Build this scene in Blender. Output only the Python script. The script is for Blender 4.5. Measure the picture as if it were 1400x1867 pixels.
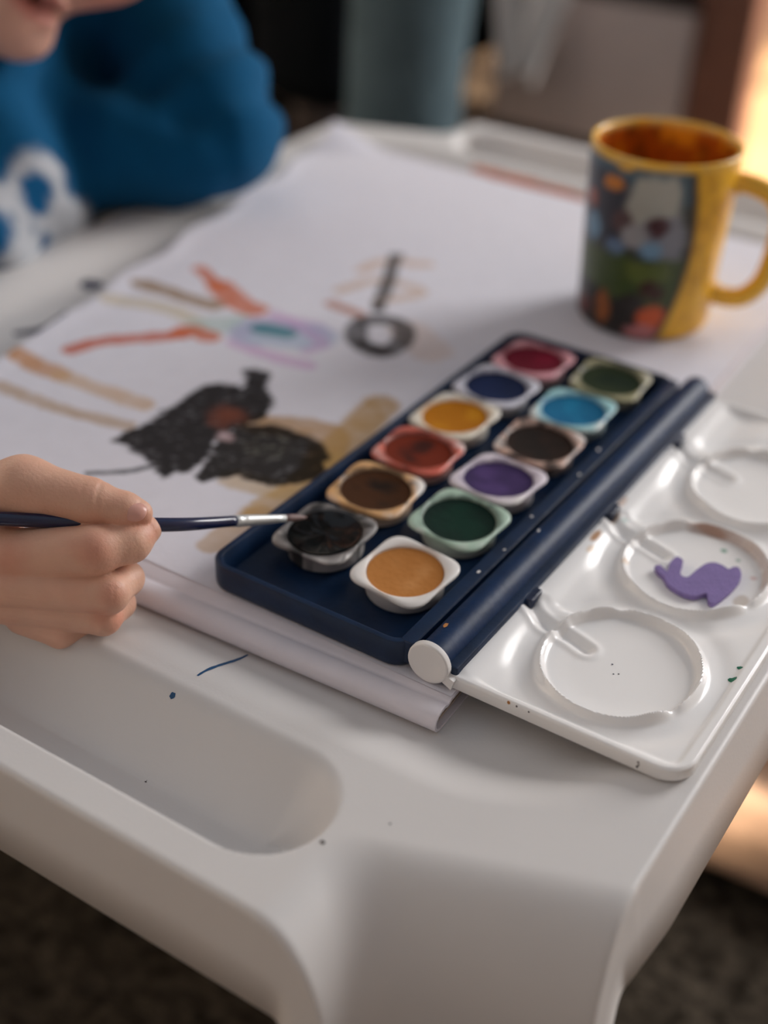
import bpy, bmesh, math, random
import numpy as np
from mathutils import Vector, Matrix

for o in list(bpy.data.objects):
    bpy.data.objects.remove(o, do_unlink=True)
random.seed(7)
rng = np.random.default_rng(7)
S = 0.0085                       # metres per modelling unit
SC = bpy.context.scene
COL = SC.collection

# ------------------------------------------------------------------ camera
cam_d = bpy.data.cameras.new('camera')
cam = bpy.data.objects.new('camera', cam_d)
COL.objects.link(cam)
SC.camera = cam
# camera axes in the world: right, up, back
E1 = np.array([0.8388899, 0.54315937, 0.03523685])
E2 = np.array([-0.32702899, 0.45121739, 0.83033421])
E3 = np.array([0.43510433, -0.70808246, 0.55615057])
CAM = np.array([26.152, -30.142, 30.898])
M = Matrix(((E1[0], E2[0], E3[0]), (E1[1], E2[1], E3[1]), (E1[2], E2[2], E3[2]))).to_4x4()
M.translation = Vector(CAM * S)
cam.matrix_world = M
cam_d.sensor_fit = 'VERTICAL'
cam_d.sensor_height = 36.0
cam_d.sensor_width = 27.0
cam_d.lens = 2420 / 1867 * 36
cam_d.clip_start = 0.02
cam_d.clip_end = 60
cam_d.dof.use_dof = True
cam_d.dof.focus_distance = 45.0 * S
cam_d.dof.aperture_fstop = 4.4

# ------------------------------------------------------------------ world, sun, window light, exposure
W = bpy.data.worlds.new('world')
SC.world = W
W.use_nodes = True
bg = W.node_tree.nodes['Background']
bg.inputs[0].default_value = (0.78, 0.87, 1.0, 1)
bg.inputs[1].default_value = 0.32

def aim(o, src, dst):
    d = Vector(dst) - Vector(src)
    o.location = Vector(src) * S
    o.rotation_euler = d.to_track_quat('-Z', 'Y').to_euler()

sun_d = bpy.data.lights.new('sun', 'SUN')
sun_d.energy = 13.0
sun_d.color = (1.0, 0.82, 0.62)
sun_d.angle = math.radians(1.2)
sun = bpy.data.objects.new('sun', sun_d)
COL.objects.link(sun)
aim(sun, (0, 0, 0), (-0.8, -0.1, -0.6))

key_d = bpy.data.lights.new('window_daylight', 'AREA')
key_d.shape = 'RECTANGLE'
key_d.size = 110 * S
key_d.size_y = 110 * S
key_d.energy = 38.0
key_d.color = (1.0, 0.975, 0.965)
key = bpy.data.objects.new('window_daylight', key_d)
COL.objects.link(key)
aim(key, (104, 184, 84), (-5, 20, 0))

SC.view_settings.view_transform = 'Standard'
SC.view_settings.look = 'None'
SC.view_settings.gamma = 1.0
SC.view_settings.use_curve_mapping = False
SC.view_settings.exposure = 0.08

# ------------------------------------------------------------------ helpers
def lin(c):
    return tuple(((v / 255) / 12.92 if v / 255 <= 0.04045 else ((v / 255 + 0.055) / 1.055) ** 2.4) for v in c)

def lina(a):
    a = np.asarray(a, float) / 255
    return np.where(a <= 0.04045, a / 12.92, ((a + 0.055) / 1.055) ** 2.4)

def mat(name, rgb, rough=0.5, metal=0.0, spec=0.5, noise=0.0, nscale=60, bump=0.0, bscale=200, attr=False, coat=0.0, sss=0.0, detail=4):
    m = bpy.data.materials.new(name)
    m.use_nodes = True
    nt = m.node_tree
    b = nt.nodes['Principled BSDF']
    b.inputs['Roughness'].default_value = rough
    b.inputs['Metallic'].default_value = metal
    b.inputs['Specular IOR Level'].default_value = spec
    b.inputs['Coat Weight'].default_value = coat
    c = lin(rgb)
    b.inputs['Base Color'].default_value = (*c, 1)
    tc = nt.nodes.new('ShaderNodeTexCoord')
    src = None
    if attr:
        a = nt.nodes.new('ShaderNodeAttribute')
        a.attribute_name = 'Col'
        src = a.outputs['Color']
    if noise > 0:
        n = nt.nodes.new('ShaderNodeTexNoise')
        n.inputs['Scale'].default_value = nscale
        n.inputs['Detail'].default_value = detail
        nt.links.new(tc.outputs['Object'], n.inputs['Vector'])
        mr = nt.nodes.new('ShaderNodeMapRange')
        mr.inputs[1].default_value = 0.3
        mr.inputs[2].default_value = 0.7
        mr.inputs[3].default_value = 1 - noise
        mr.inputs[4].default_value = 1 + noise
        nt.links.new(n.outputs['Fac'], mr.inputs[0])
        mx = nt.nodes.new('ShaderNodeVectorMath')
        mx.operation = 'SCALE'
        if src is None:
            mx.inputs[0].default_value = c
        else:
            nt.links.new(src, mx.inputs[0])
        nt.links.new(mr.outputs[0], mx.inputs['Scale'])
        src = mx.outputs[0]
    if src is not None:
        nt.links.new(src, b.inputs['Base Color'])
    if bump > 0:
        n2 = nt.nodes.new('ShaderNodeTexNoise')
        n2.inputs['Scale'].default_value = bscale
        n2.inputs['Detail'].default_value = 3
        nt.links.new(tc.outputs['Object'], n2.inputs['Vector'])
        bp = nt.nodes.new('ShaderNodeBump')
        bp.inputs['Strength'].default_value = bump
        bp.inputs['Distance'].default_value = 0.002
        nt.links.new(n2.outputs['Fac'], bp.inputs['Height'])
        nt.links.new(bp.outputs['Normal'], b.inputs['Normal'])
    if sss > 0:
        b.inputs['Subsurface Weight'].default_value = sss
        b.inputs['Subsurface Radius'].default_value = (1.0, 0.35, 0.2)
        b.inputs['Subsurface Scale'].default_value = 0.004
    return m

def mk(name, verts, faces, m, parent=None, loc=None, smooth=True, colors=None, fix=True, sharp=None, matrix=None):
    v = np.asarray(verts, float) * S
    me = bpy.data.meshes.new(name)
    me.from_pydata(v.tolist(), [], [tuple(int(i) for i in f) for f in faces])
    if fix:
        bm = bmesh.new(); bm.from_mesh(me)
        bmesh.ops.recalc_face_normals(bm, faces=bm.faces)
        bm.to_mesh(me); bm.free()
    if smooth:
        me.polygons.foreach_set('use_smooth', [True] * len(me.polygons))
        if sharp is not None:
            try:
                me.set_sharp_from_angle(angle=math.radians(sharp))
            except Exception:
                pass
    if colors is not None:
        ca = me.color_attributes.new('Col', 'FLOAT_COLOR', 'POINT')
        cc = np.ones((len(v), 4), np.float32)
        cc[:, :3] = colors
        ca.data.foreach_set('color', cc.ravel())
    me.materials.append(m)
    o = bpy.data.objects.new(name, me)
    COL.objects.link(o)
    if parent is not None:
        o.parent = parent
    if loc is not None:
        o.location = Vector(loc) * S
    if matrix is not None:
        o.matrix_local = matrix
    return o

def empty(name, loc=(0, 0, 0), rot=(0, 0, 0)):
    o = bpy.data.objects.new(name, None)
    o.empty_display_size = 0.01
    COL.objects.link(o)
    o.location = Vector(loc) * S
    o.rotation_euler = rot
    return o

def tag(o, label=None, cat=None, group=None, kind=None):
    if label: o['label'] = label
    if cat: o['category'] = cat
    if group: o['group'] = group
    if kind: o['kind'] = kind
    return o

def rrect(x0, x1, y0, y1, r, n=8):
    pts = []
    for cx, cy, a0 in ((x1 - r, y1 - r, 0), (x0 + r, y1 - r, 90), (x0 + r, y0 + r, 180), (x1 - r, y0 + r, 270)):
        for i in range(n + 1):
            a = math.radians(a0 + 90 * i / n)
            pts.append((cx + r * math.cos(a), cy + r * math.sin(a)))
    return pts

def loft(loops, cap0=False, cap1=False, closed=True):
    """loops: list of equal-length lists of 3d points"""
    V = []; F = []
    n = len(loops[0])
    for L in loops: V += list(L)
    for k in range(len(loops) - 1):
        for i in range(n if closed else n - 1):
            j = (i + 1) % n
            F.append((k * n + i, k * n + j, (k + 1) * n + j, (k + 1) * n + i))
    if cap0: F.append(tuple(range(n))[::-1])
    if cap1: F.append(tuple((len(loops) - 1) * n + i for i in range(n)))
    return V, F

def loft_rr(x0, x1, y0, y1, r, prof, cap0=True, cap1=True, n=8):
    L = []
    for ins, z in prof:
        rr = max(0.02, r - ins)
        L.append([(x, y, z) for x, y in rrect(x0 + ins, x1 - ins, y0 + ins, y1 - ins, rr, n)])
    return loft(L, cap0, cap1)

def tube(path, radii, n=16, caps=True):
    P = np.asarray(path, float)
    if np.isscalar(radii): radii = [radii] * len(P)
    T = np.gradient(P, axis=0)
    T /= np.linalg.norm(T, axis=1)[:, None]
    ref = np.array([0, 0, 1.0]) if abs(T[0][2]) < 0.9 else np.array([1.0, 0, 0])
    u = np.cross(T[0], ref); u /= np.linalg.norm(u)
    L = []
    for i in range(len(P)):
        u = u - T[i] * (u @ T[i]); u /= np.linalg.norm(u)
        w = np.cross(T[i], u)
        L.append([tuple(P[i] + radii[i] * (math.cos(a) * u + math.sin(a) * w)) for a in np.linspace(0, 2 * math.pi, n, endpoint=False)])
    return loft(L, caps, caps)

def spline(pts, n=12):
    """Catmull-Rom through pts"""
    P = np.asarray(pts, float)
    Q = np.vstack([2 * P[0] - P[1], P, 2 * P[-1] - P[-2]])
    out = []
    for i in range(1, len(Q) - 2):
        for t in np.linspace(0, 1, n, endpoint=False):
            a, b, c, d = Q[i - 1], Q[i], Q[i + 1], Q[i + 2]
            out.append(0.5 * ((2 * b) + (-a + c) * t + (2 * a - 5 * b + 4 * c - d) * t * t + (-a + 3 * b - 3 * c + d) * t ** 3))
    out.append(P[-1])
    return np.array(out)

def box(cx, cy, cz, sx, sy, sz, bevel=0.0, seg=3, sub=0):
    bm = bmesh.new()
    bmesh.ops.create_cube(bm, size=1)
    for v in bm.verts:
        v.co = Vector((cx + v.co.x * sx, cy + v.co.y * sy, cz + v.co.z * sz))
    if sub:
        bmesh.ops.subdivide_edges(bm, edges=bm.edges[:], cuts=sub, use_grid_fill=True)
    if bevel:
        es = [e for e in bm.edges if len(e.link_faces) == 2 and e.calc_face_angle() > 0.5]
        bmesh.ops.bevel(bm, geom=es, offset=bevel, segments=seg, profile=0.5, affect='EDGES')
    bm.verts.index_update()
    V = [tuple(v.co) for v in bm.verts]
    F = [tuple(v.index for v in f.verts) for f in bm.faces]
    bm.free()
    return V, F

def join(*parts):
    V = []; F = []
    for v, f in parts:
        k = len(V)
        V += [tuple(p) for p in v]
        F += [tuple(i + k for i in q) for q in f]
    return V, F

def smooth(a, b, x):
    t = np.clip((np.asarray(x, float) - a) / (b - a), 0, 1)
    return t * t * (3 - 2 * t)

_tab = np.random.default_rng(3).random((64, 64, 64))
def vnoise(P, scale=1.0):
    """trilinear value noise, 0..1, P (n,3)"""
    Q = np.asarray(P, float) * scale
    i = np.floor(Q).astype(int); f = Q - i
    f = f * f * (3 - 2 * f)
    r = 0
    for dx in (0, 1):
        for dy in (0, 1):
            for dz in (0, 1):
                w = (f[:, 0] if dx else 1 - f[:, 0]) * (f[:, 1] if dy else 1 - f[:, 1]) * (f[:, 2] if dz else 1 - f[:, 2])
                r = r + w * _tab[(i[:, 0] + dx) % 64, (i[:, 1] + dy) % 64, (i[:, 2] + dz) % 64]
    return r

def fbm(P, scale=1.0, o=3):
    r = 0; a = 0.5; t = 0
    for k in range(o):
        r = r + a * vnoise(np.asarray(P) + 7.3 * k, scale * 2 ** k); t += a; a *= 0.5
    return r / t

# signed distance pieces and a surface-nets mesher: limbs grow into each other as one continuous skin
def cap_sd(P, a, b, ra, rb):
    a = np.asarray(a, float); b = np.asarray(b, float)
    ab = b - a
    t = np.clip(((P - a) @ ab) / (ab @ ab), 0, 1)
    return np.linalg.norm(P - a - t[..., None] * ab, axis=-1) - (ra + (rb - ra) * t)

def ell_sd(P, c, r):
    q = (P - np.asarray(c, float)) / np.asarray(r, float)
    k = np.linalg.norm(q, axis=-1)
    return (k - 1) * min(r)

def smin(a, b, k):
    h = np.clip(0.5 + 0.5 * (b - a) / k, 0, 1)
    return b + (a - b) * h - k * h * (1 - h)

def chain(P, pts, k=0.25):
    d = None
    for (a, ra), (b, rb) in zip(pts[:-1], pts[1:]):
        e = cap_sd(P, a, b, ra, rb)
        d = e if d is None else smin(d, e, k)
    return d

def grid(lo, hi, h):
    ax = [np.arange(lo[i], hi[i] + h, h) for i in range(3)]
    return np.stack(np.meshgrid(*ax, indexing='ij'), -1)

def nets(G, D):
    nx, ny, nz = D.shape
    ins = D < 0
    corner = [(i, j, k) for i in (0, 1) for j in (0, 1) for k in (0, 1)]
    def sl(A, c): return A[c[0]:nx - 1 + c[0], c[1]:ny - 1 + c[1], c[2]:nz - 1 + c[2]]
    cnt = np.zeros((nx - 1, ny - 1, nz - 1)); acc = np.zeros((nx - 1, ny - 1, nz - 1, 3))
    for c in corner:
        for ax in range(3):
            if c[ax]: continue
            d = list(c); d[ax] = 1
            a, b = sl(D, c), sl(D, d)
            m = (a < 0) != (b < 0)
            t = np.where(m, a / np.where(m, a - b, 1), 0)
            p = sl(G, c) + (sl(G, d) - sl(G, c)) * t[..., None]
            acc += p * m[..., None]; cnt += m
    act = cnt > 0
    idx = -np.ones(act.shape, int); idx[act] = np.arange(act.sum())
    V = acc[act] / cnt[act][:, None]
    F = []
    for ax in range(3):
        a = np.take(ins, range(0, D.shape[ax] - 1), ax); b = np.take(ins, range(1, D.shape[ax]), ax)
        m = a != b
        I = np.argwhere(m)
        u, w = [k for k in range(3) if k != ax]
        ok = (I[:, u] > 0) & (I[:, w] > 0) & (I[:, u] < D.shape[u] - 1) & (I[:, w] < D.shape[w] - 1)
        I = I[ok]
        q = []
        for du, dw in ((1, 1), (0, 1), (0, 0), (1, 0)):
            J = I.copy(); J[:, u] -= du; J[:, w] -= dw
            q.append(idx[J[:, 0], J[:, 1], J[:, 2]])
        q = np.stack(q, 1)
        flip = a[tuple(I.T)] ^ (ax == 1)
        q[flip] = q[flip][:, ::-1]
        F.append(q)
    F = np.vstack(F)
    F = F[(F >= 0).all(1)]
    return V, F

# ------------------------------------------------------------------ materials
MT = {}
MT['tray'] = mat('white_plastic', (216, 213, 211), 0.42, noise=0.015, nscale=30, bump=0.03, bscale=900)
MT['lid'] = mat('glossy_white_plastic', (236, 233, 231), 0.22, attr=True, bump=0.02, bscale=300)
MT['cap'] = mat('white_cap_plastic', (232, 229, 226), 0.4)
MT['paper'] = mat('painted_paper', (230, 228, 236), 0.9, spec=0.15, attr=True, noise=0.02, nscale=120, bump=0.1, bscale=700)
MT['cover'] = mat('white_card', (226, 221, 228), 0.6, noise=0.02, nscale=150)
MT['pages'] = mat('page_edges', (196, 180, 168), 0.8, noise=0.12, nscale=300)
MT['blue'] = mat('navy_plastic', (7, 34, 64), 0.38, spec=0.4, noise=0.22, nscale=90, bump=0.06, bscale=500)
MT['barrel'] = mat('navy_barrel_plastic', (7, 38, 74), 0.48, spec=0.28, noise=0.2, nscale=90, bump=0.06, bscale=500)
MT['bluedk'] = mat('navy_plastic_worn', (8, 26, 56), 0.40, noise=0.3, nscale=140, bump=0.1, bscale=600)
MT['pan'] = mat('pan_plastic', (230, 226, 222), 0.4, attr=True)
MT['cake'] = mat('paint_cake', (200, 150, 60), 0.85, spec=0.2, attr=True, bump=0.15, bscale=450)
MT['wet'] = mat('wet_black_paint', (16, 15, 15), 0.16, spec=0.4, attr=True, bump=0.12, bscale=120)
MT['foam'] = mat('purple_foam', (128, 110, 164), 0.85, noise=0.06, nscale=250, bump=0.2, bscale=900)
MT['lacquer'] = mat('navy_lacquer', (22, 30, 66), 0.22, noise=0.1, nscale=200, coat=0.4)
MT['ferrule'] = mat('brushed_aluminium', (226, 228, 226), 0.42, metal=0.65, noise=0.06, nscale=300)
MT['hair_br'] = mat('wet_bristle', (128, 104, 100), 0.5, noise=0.3, nscale=500)
MT['skin'] = mat('skin', (214, 168, 146), 0.48, attr=True, noise=0.04, nscale=120, bump=0.12, bscale=900, sss=0.12, spec=0.4)
MT['nail'] = mat('thumb_nail', (214, 160, 146), 0.3, noise=0.03, nscale=200, sss=0.1)
MT['mug'] = mat('yellow_ceramic', (222, 166, 40), 0.3, attr=True, noise=0.12, nscale=45)
MT['handle'] = mat('yellow_ceramic_handle', (240, 186, 58), 0.3, noise=0.1, nscale=45)
MT['shirt'] = mat('blue_fleece', (8, 70, 116), 0.9, attr=True, noise=0.06, nscale=90, bump=0.25, bscale=800, spec=0.15)
_b = MT['shirt'].node_tree.nodes['Principled BSDF']
_b.inputs['Sheen Weight'].default_value = 0.08
_b.inputs['Sheen Roughness'].default_value = 0.5
_b.inputs['Sheen Tint'].default_value = (0.35, 0.75, 1.0, 1)
MT['jeans'] = mat('dark_trousers', (24, 28, 36), 0.9, noise=0.1, nscale=120, spec=0.2)
MT['hair'] = mat('brown_hair', (92, 62, 40), 0.6, noise=0.3, nscale=80)
MT['teal'] = mat('grey_blue_fabric', (82, 100, 108), 0.95, noise=0.14, nscale=40, bump=0.3, bscale=300, spec=0.1)
MT['sofa'] = mat('black_fabric', (17, 20, 24), 0.95, noise=0.15, nscale=40, spec=0.1)
MT['panel'] = mat('grey_laminate', (220, 206, 202), 0.6, noise=0.05, nscale=10)
MT['wood'] = mat('brown_wood', (140, 96, 80), 0.5, noise=0.2, nscale=25)
MT['rail'] = mat('dark_wood', (58, 46, 44), 0.5, noise=0.2, nscale=25)
MT['cloth'] = mat('white_cloth', (244, 242, 241), 0.9, noise=0.05, nscale=30)
MT['floor'] = mat('oak_floor', (206, 168, 128), 0.5, noise=0.15, nscale=14)
MT['rug'] = mat('charcoal_carpet', (76, 69, 60), 1.0, noise=0.55, nscale=110, bump=1.0, bscale=350, spec=0.0)
MT['blanket'] = mat('beige_blanket', (176, 146, 124), 0.95, noise=0.05, nscale=40, bump=0.2, bscale=300, spec=0.1)
MT['wall'] = mat('wall_paint', (180, 179, 180), 0.9, noise=0.02, nscale=8)
MT['ink'] = mat('blue_ink', (16, 74, 118), 0.6, noise=0.1, nscale=300)
MT['inkdk'] = mat('navy_paint_smear', (26, 34, 66), 0.6, noise=0.15, nscale=200)
MT['speck'] = mat('dark_paint_speck', (40, 22, 24), 0.6, noise=0.1, nscale=200)
MT['green'] = mat('green_paint_drop', (16, 112, 84), 0.4, noise=0.2, nscale=300)
MT['ochre'] = mat('ochre_paint_drop', (190, 128, 66), 0.5, noise=0.2, nscale=300)
MT['orange'] = mat('orange_paint_smear', (206, 120, 84), 0.6, noise=0.15, nscale=60)
MT['pink'] = mat('red_pencil', (150, 70, 66), 0.7, noise=0.1, nscale=300)
# ------------------------------------------------------------------ the room
FL = -28.0
tag(mk('floor', *box(-70, 75, FL - 3, 380, 446, 4), MT['floor'], smooth=False), kind='structure')
def wall_with_holes(x, y0, y1, z0, z1, holes, t=6):
    ys = sorted({y0, y1} | {h[0] for h in holes} | {h[1] for h in holes})
    parts = []
    for a, b in zip(ys[:-1], ys[1:]):
        cuts = sorted([(h[2], h[3]) for h in holes if h[0] <= a and h[1] >= b])
        z = z0
        for c0, c1 in cuts + [(z1, z1)]:
            if c0 - z > 0.01:
                parts.append(box(x + t / 2, (a + b) / 2, (z + c0) / 2, t, b - a, c0 - z))
            z = c1
    return join(*parts)
HOLES = [(150, 262, 12, 95), (36.5, 41.5, 30, 62)]  # unseen openings, shaped so sun reaches floor and blanket but misses the tray
tag(mk('wall_right', *wall_with_holes(112, -146, 296, FL - 1, 200, HOLES), MT['wall'], smooth=False), kind='structure')
tag(mk('wall_back', *box(-60, 299, 86, 340, 6, 228), MT['wall'], smooth=False), kind='structure')
tag(mk('wall_left', *box(-253, 75, 86, 6, 442, 228), MT['wall'], smooth=False), kind='structure')  # unseen room wall, added to block ambient light from the left
tag(mk('wall_front', *box(-70, -143, 86, 370, 6, 228), MT['wall'], smooth=False), kind='structure')  # unseen wall behind the camera, added to hold back frontal fill light
wf = []
y0, y1, z0, z1 = HOLES[0]
for a in (y0 + 1.5, (y0 + y1) / 2, y1 - 1.5): wf.append(box(115, a, (z0 + z1) / 2, 3, 3, z1 - z0))
for a in (z0 + 1.5, z1 - 1.5): wf.append(box(115, (y0 + y1) / 2, a, 3, y1 - y0, 3))
tag(mk('window_1', *join(*wf), MT['cap'], smooth=False), kind='structure')

# rug: thick charcoal pile under the tray
RX0, RX1, RY0, RY1 = -135, 75, -70, 127
nx, ny = 190, 180
gx, gy = np.meshgrid(np.linspace(RX0, RX1, nx), np.linspace(RY0, RY1, ny), indexing='ij')
P = np.stack([gx.ravel(), gy.ravel(), 0 * gx.ravel()], 1)
P[:, 2] = FL - 0.3 + 0.9 * fbm(P + 50, 0.7) + 0.5 * rng.random(len(P))
def gfaces(nx, ny, off=0):
    i, j = np.meshgrid(np.arange(nx - 1), np.arange(ny - 1), indexing='ij')
    a = (i * ny + j).ravel() + off
    return np.stack([a, a + ny, a + ny + 1, a + 1], 1)
tag(mk('carpet', P, gfaces(nx, ny), MT['rug'], fix=False), 'dark charcoal pile carpet under the white tray', 'carpet', kind='stuff')

# ------------------------------------------------------------------ bed tray (one moulded shell)
XL, XR, YN, YF, RIM = -27.8, 19.2, -11.0, 55.0, 0.9
CX, CY = (XL + XR) / 2, (YN + YF) / 2
def sd_rr(x, y, cx, cy, hx, hy, r):
    qx = np.abs(x - cx) - (hx - r); qy = np.abs(y - cy) - (hy - r)
    return np.hypot(np.maximum(qx, 0), np.maximum(qy, 0)) + np.minimum(np.maximum(qx, qy), 0) - r
def tray_z(x, y):
    z = np.full(np.shape(x), RIM)
    s = sd_rr(x, y, CX, CY, 21.7, 25.6, 6.0)
    z = z - 0.9 * smooth(0.6, -2.6, s)
    for sy in (1, -1):
        yy = y if sy == 1 else 2 * CY - y           # near slot, far slot
        c = -7.1; r = 2.5; x1 = 10.6 - r; x0 = 2 * CX - x1
        dx = np.maximum(np.maximum(x0 - x, x - x1), 0); dy = yy - c
        rad = np.hypot(dx, dy)
        d = r - rad                                   # depth inside the stadium
        ang = np.where(rad > 1e-6, dy / np.maximum(rad, 1e-6), 0)   # -1 near edge, +1 far edge
        ang = np.where(dx > 0, ang, np.sign(dy))
        w = np.where(dx > 0, 0.28 + 2.42 * smooth(-0.75, 0.9, ang), np.where(dy < 0, 0.28, 2.7))
        prof = smooth(0, 1, d / w)
        z = z - 2.4 * prof
    e = np.minimum(np.minimum(x - XL, XR - x), np.minimum(y - YN, YF - y))
    rr = 0.22
    z = z - np.where(e < rr, rr - np.sqrt(np.maximum(0, rr * rr - (rr - np.clip(e, 0, rr)) ** 2)), 0)
    return z
FOOT = FL + 1.0
XA, YB, TILT = XR - 8.6, YN + 7.1, 0.37              # where the notch of a corner leg starts
MEND = 4.5
def notch_m(x, y):
    """how far a point lies inside the nearest corner notch (x, y folded into the near right corner)"""
    xf = CX + np.abs(x - CX); yf = CY - np.abs(y - CY)
    a = xf - XA; b = (YB - TILT * (XR - xf)) - yf
    return smin(a, b, 1.3)
def roll(m):
    m = np.maximum(m, 0)
    c = np.clip(m, 0, 2.9)
    z = -5.7 * (1 - np.sqrt(1 - (c / 3.2) ** 2))
    d = np.maximum(m - 2.9, 0)
    return z - 3.8 * d - 8.0 * d * d
def seq(lo, hi, a, b, fine, coarse):
    """coordinates from lo to hi, fine inside the mirrored ranges [a, b]"""
    c = (lo + hi) / 2
    q = [np.arange(lo, hi, coarse), np.array([hi])]
    q.append(np.arange(a, b, fine)); q.append(2 * c - np.arange(a, b, fine))
    e = np.array([0.02, 0.05, 0.09, 0.14, 0.22])
    q += [lo + e, hi - e]
    u = np.unique(np.round(np.concatenate(q), 4))
    return u[np.concatenate([[True], np.diff(u) > 0.012])]
xs_ = seq(XL, XR, XA - 2.9, XA + 4.9, 0.08, 0.3)
ys_ = seq(YN, YF, YN + 0.3, YN + 8.0, 0.075, 0.3)
TX, TY = np.meshgrid(xs_, ys_, indexing='ij')
mN = notch_m(TX, TY)
TZ = tray_z(TX, TY) + roll(mN)
flare = 0.12 * np.maximum(0, RIM - TZ) * (mN > 0)
# the outer borders of the leg lean outwards a little
wx_ = smooth(3.0, 0.0, np.minimum(TX - XL, XR - TX)); wy_ = smooth(3.0, 0.0, np.minimum(TY - YN, YF - TY))
DX = np.sign(TX - CX) * flare * 0.8 * wx_; DY = np.sign(TY - CY) * flare * wy_
tv = [np.stack([(TX + DX).ravel(), (TY + DY).ravel(), np.maximum(TZ, FOOT).ravel()], 1)]
ff = gfaces(len(xs_), len(ys_))
keep = (mN.ravel()[ff] < MEND).any(1) & (TZ.ravel()[ff] > FOOT).any(1)
tf = [ff[keep]]
base = TX.size
def strip(T, Bm):
    global base
    T = np.asarray(T); Bm = np.asarray(Bm)
    V = np.stack([T, T * 0.97 + Bm * 0.03, T * 0.5 + Bm * 0.5, Bm], 1).reshape(-1, 3)
    tv.append(V); tf.append(gfaces(len(T), 4, base)); base += len(V)
def arch(m):
    """lower edge of the skirt, dropping down to the foot beside each leg"""
    d = np.maximum(m - 0.9, 0)
    return np.maximum(-2.5 - 0.9 * d ** 2 - 2.5 * np.maximum(d - 1.2, 0) ** 2, FOOT)
for j in (0, -1):
    m = TX[:, j] * 0 + (CX + np.abs(TX[:, j] - CX) - XA)
    ok = TZ[:, j] > FOOT
    T = tv[0].reshape(len(xs_), len(ys_), 3)[:, j][ok]
    zb = arch(m)[ok]; zb = np.minimum(zb, T[:, 2] - 0.01)
    sg = -1 if j == 0 else 1
    Bm = np.stack([T[:, 0] - np.sign(T[:, 0] - CX) * 1.0 * smooth(0.9, 3.2, m[ok]), (YN if j == 0 else YF) + sg * 0.12 * (RIM - zb), zb], 1)
    strip(T, Bm)
for i in (0, -1):
    m = (YB - (CY - np.abs(TY[i] - CY)))
    ok = TZ[i] > FOOT
    T = tv[0].reshape(len(xs_), len(ys_), 3)[i][ok]
    zb = arch(m)[ok]; zb = np.minimum(zb, T[:, 2] - 0.01)
    sg = -1 if i == 0 else 1
    fl_ = 0.20 - 0.10 * smooth(-2.5, 2.5, m[ok])
    Bm = np.stack([(XL if i == 0 else XR) + sg * fl_ * (RIM - zb), T[:, 1] - np.sign(T[:, 1] - CY) * 0.9 * smooth(0.4, 3.0, m[ok]), zb], 1)
    strip(T, Bm)
V = np.vstack(tv); F = np.vstack(tf)
tray = mk('bed_tray', V, F, MT['tray'], fix=False)
bm = bmesh.new(); bm.from_mesh(tray.data)
bmesh.ops.remove_doubles(bm, verts=bm.verts, dist=0.004 * S)
bmesh.ops.recalc_face_normals(bm, faces=bm.faces)
up = sum(f.normal.z for f in bm.faces)
if up < 0: bmesh.ops.reverse_faces(bm, faces=bm.faces)
bm.to_mesh(tray.data); bm.free()
tray.data.polygons.foreach_set('use_smooth', [True] * len(tray.data.polygons))
tray.data.set_sharp_from_angle(angle=math.radians(48))
sol = tray.modifiers.new('thickness', 'SOLIDIFY'); sol.thickness = 0.22 * S; sol.offset = -1
tag(tray, 'white moulded plastic bed tray with long rim grooves and corner legs', 'tray')

def ribbon(pts, w, z, th=0.012):
    """flat mark lying on a surface: pts xy, w half width, z number or function"""
    P = spline([(a, b) for a, b in pts], 8) if len(pts) > 2 else np.linspace(pts[0], pts[1], 8)
    T = np.gradient(P, axis=0); T /= np.linalg.norm(T, axis=1)[:, None]
    N = np.stack([-T[:, 1], T[:, 0]], 1)
    s = np.linspace(0, 1, len(P)); ww = w * (0.35 + 0.65 * np.sqrt(np.clip(np.sin(math.pi * np.clip(s, 0.03, 0.97)), 0, 1)))
    ww = ww * (0.85 + 0.3 * rng.random(len(P)))
    L = P + N * ww[:, None]; R = P - N * ww[:, None]
    zf = z if callable(z) else (lambda x, y: np.full(np.shape(x), z))
    V = [(a, b, c + th) for (a, b), c in zip(L, zf(L[:, 0], L[:, 1]))] + [(a, b, c + th) for (a, b), c in zip(R, zf(R[:, 0], R[:, 1]))]
    n = len(P)
    return V, [(i, i + 1, n + i + 1, n + i) for i in range(n - 1)]
def spot(x, y, rx, ry, z, th=0.012, n=12):
    V = []
    for i in range(n):
        a = 2 * math.pi * i / n; k = 0.8 + 0.4 * random.random()
        V.append((x + rx * k * math.cos(a), y + ry * k * math.sin(a)))
    V.append((x, y))
    V = np.array(V)
    zf = z(V[:, 0], V[:, 1]) if callable(z) else np.full(len(V), z)
    zz = zf + th; zz[-1] += th * 0.8
    return [(a, b, c) for (a, b), c in zip(V, zz)], [(i, (i + 1) % n, n) for i in range(n)]
for pts, w, m, lab in [([(3.06, -1.44), (3.03, -2.8), (2.98, -4.1)], 0.07, 'ink', 'short blue pen line'),
                  ([(-22.3, 11.8), (-21.4, 13.3), (-21.9, 15.3)], 0.35, 'inkdk', 'navy paint smear'),
                  ([(-23.9, 18.4), (-23.3, 18.6), (-22.7, 18.7)], 0.55, 'inkdk', 'navy paint blot'),
                  ([(-15.4, 47.0), (-10.3, 46.7), (-5.0, 46.4), (0, 46.3)], 0.5, 'orange', 'orange paint smear')]:
    o = mk('paint_mark', *ribbon(pts, w, tray_z), MT[m], parent=tray, fix=False); o['label'] = lab
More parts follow.
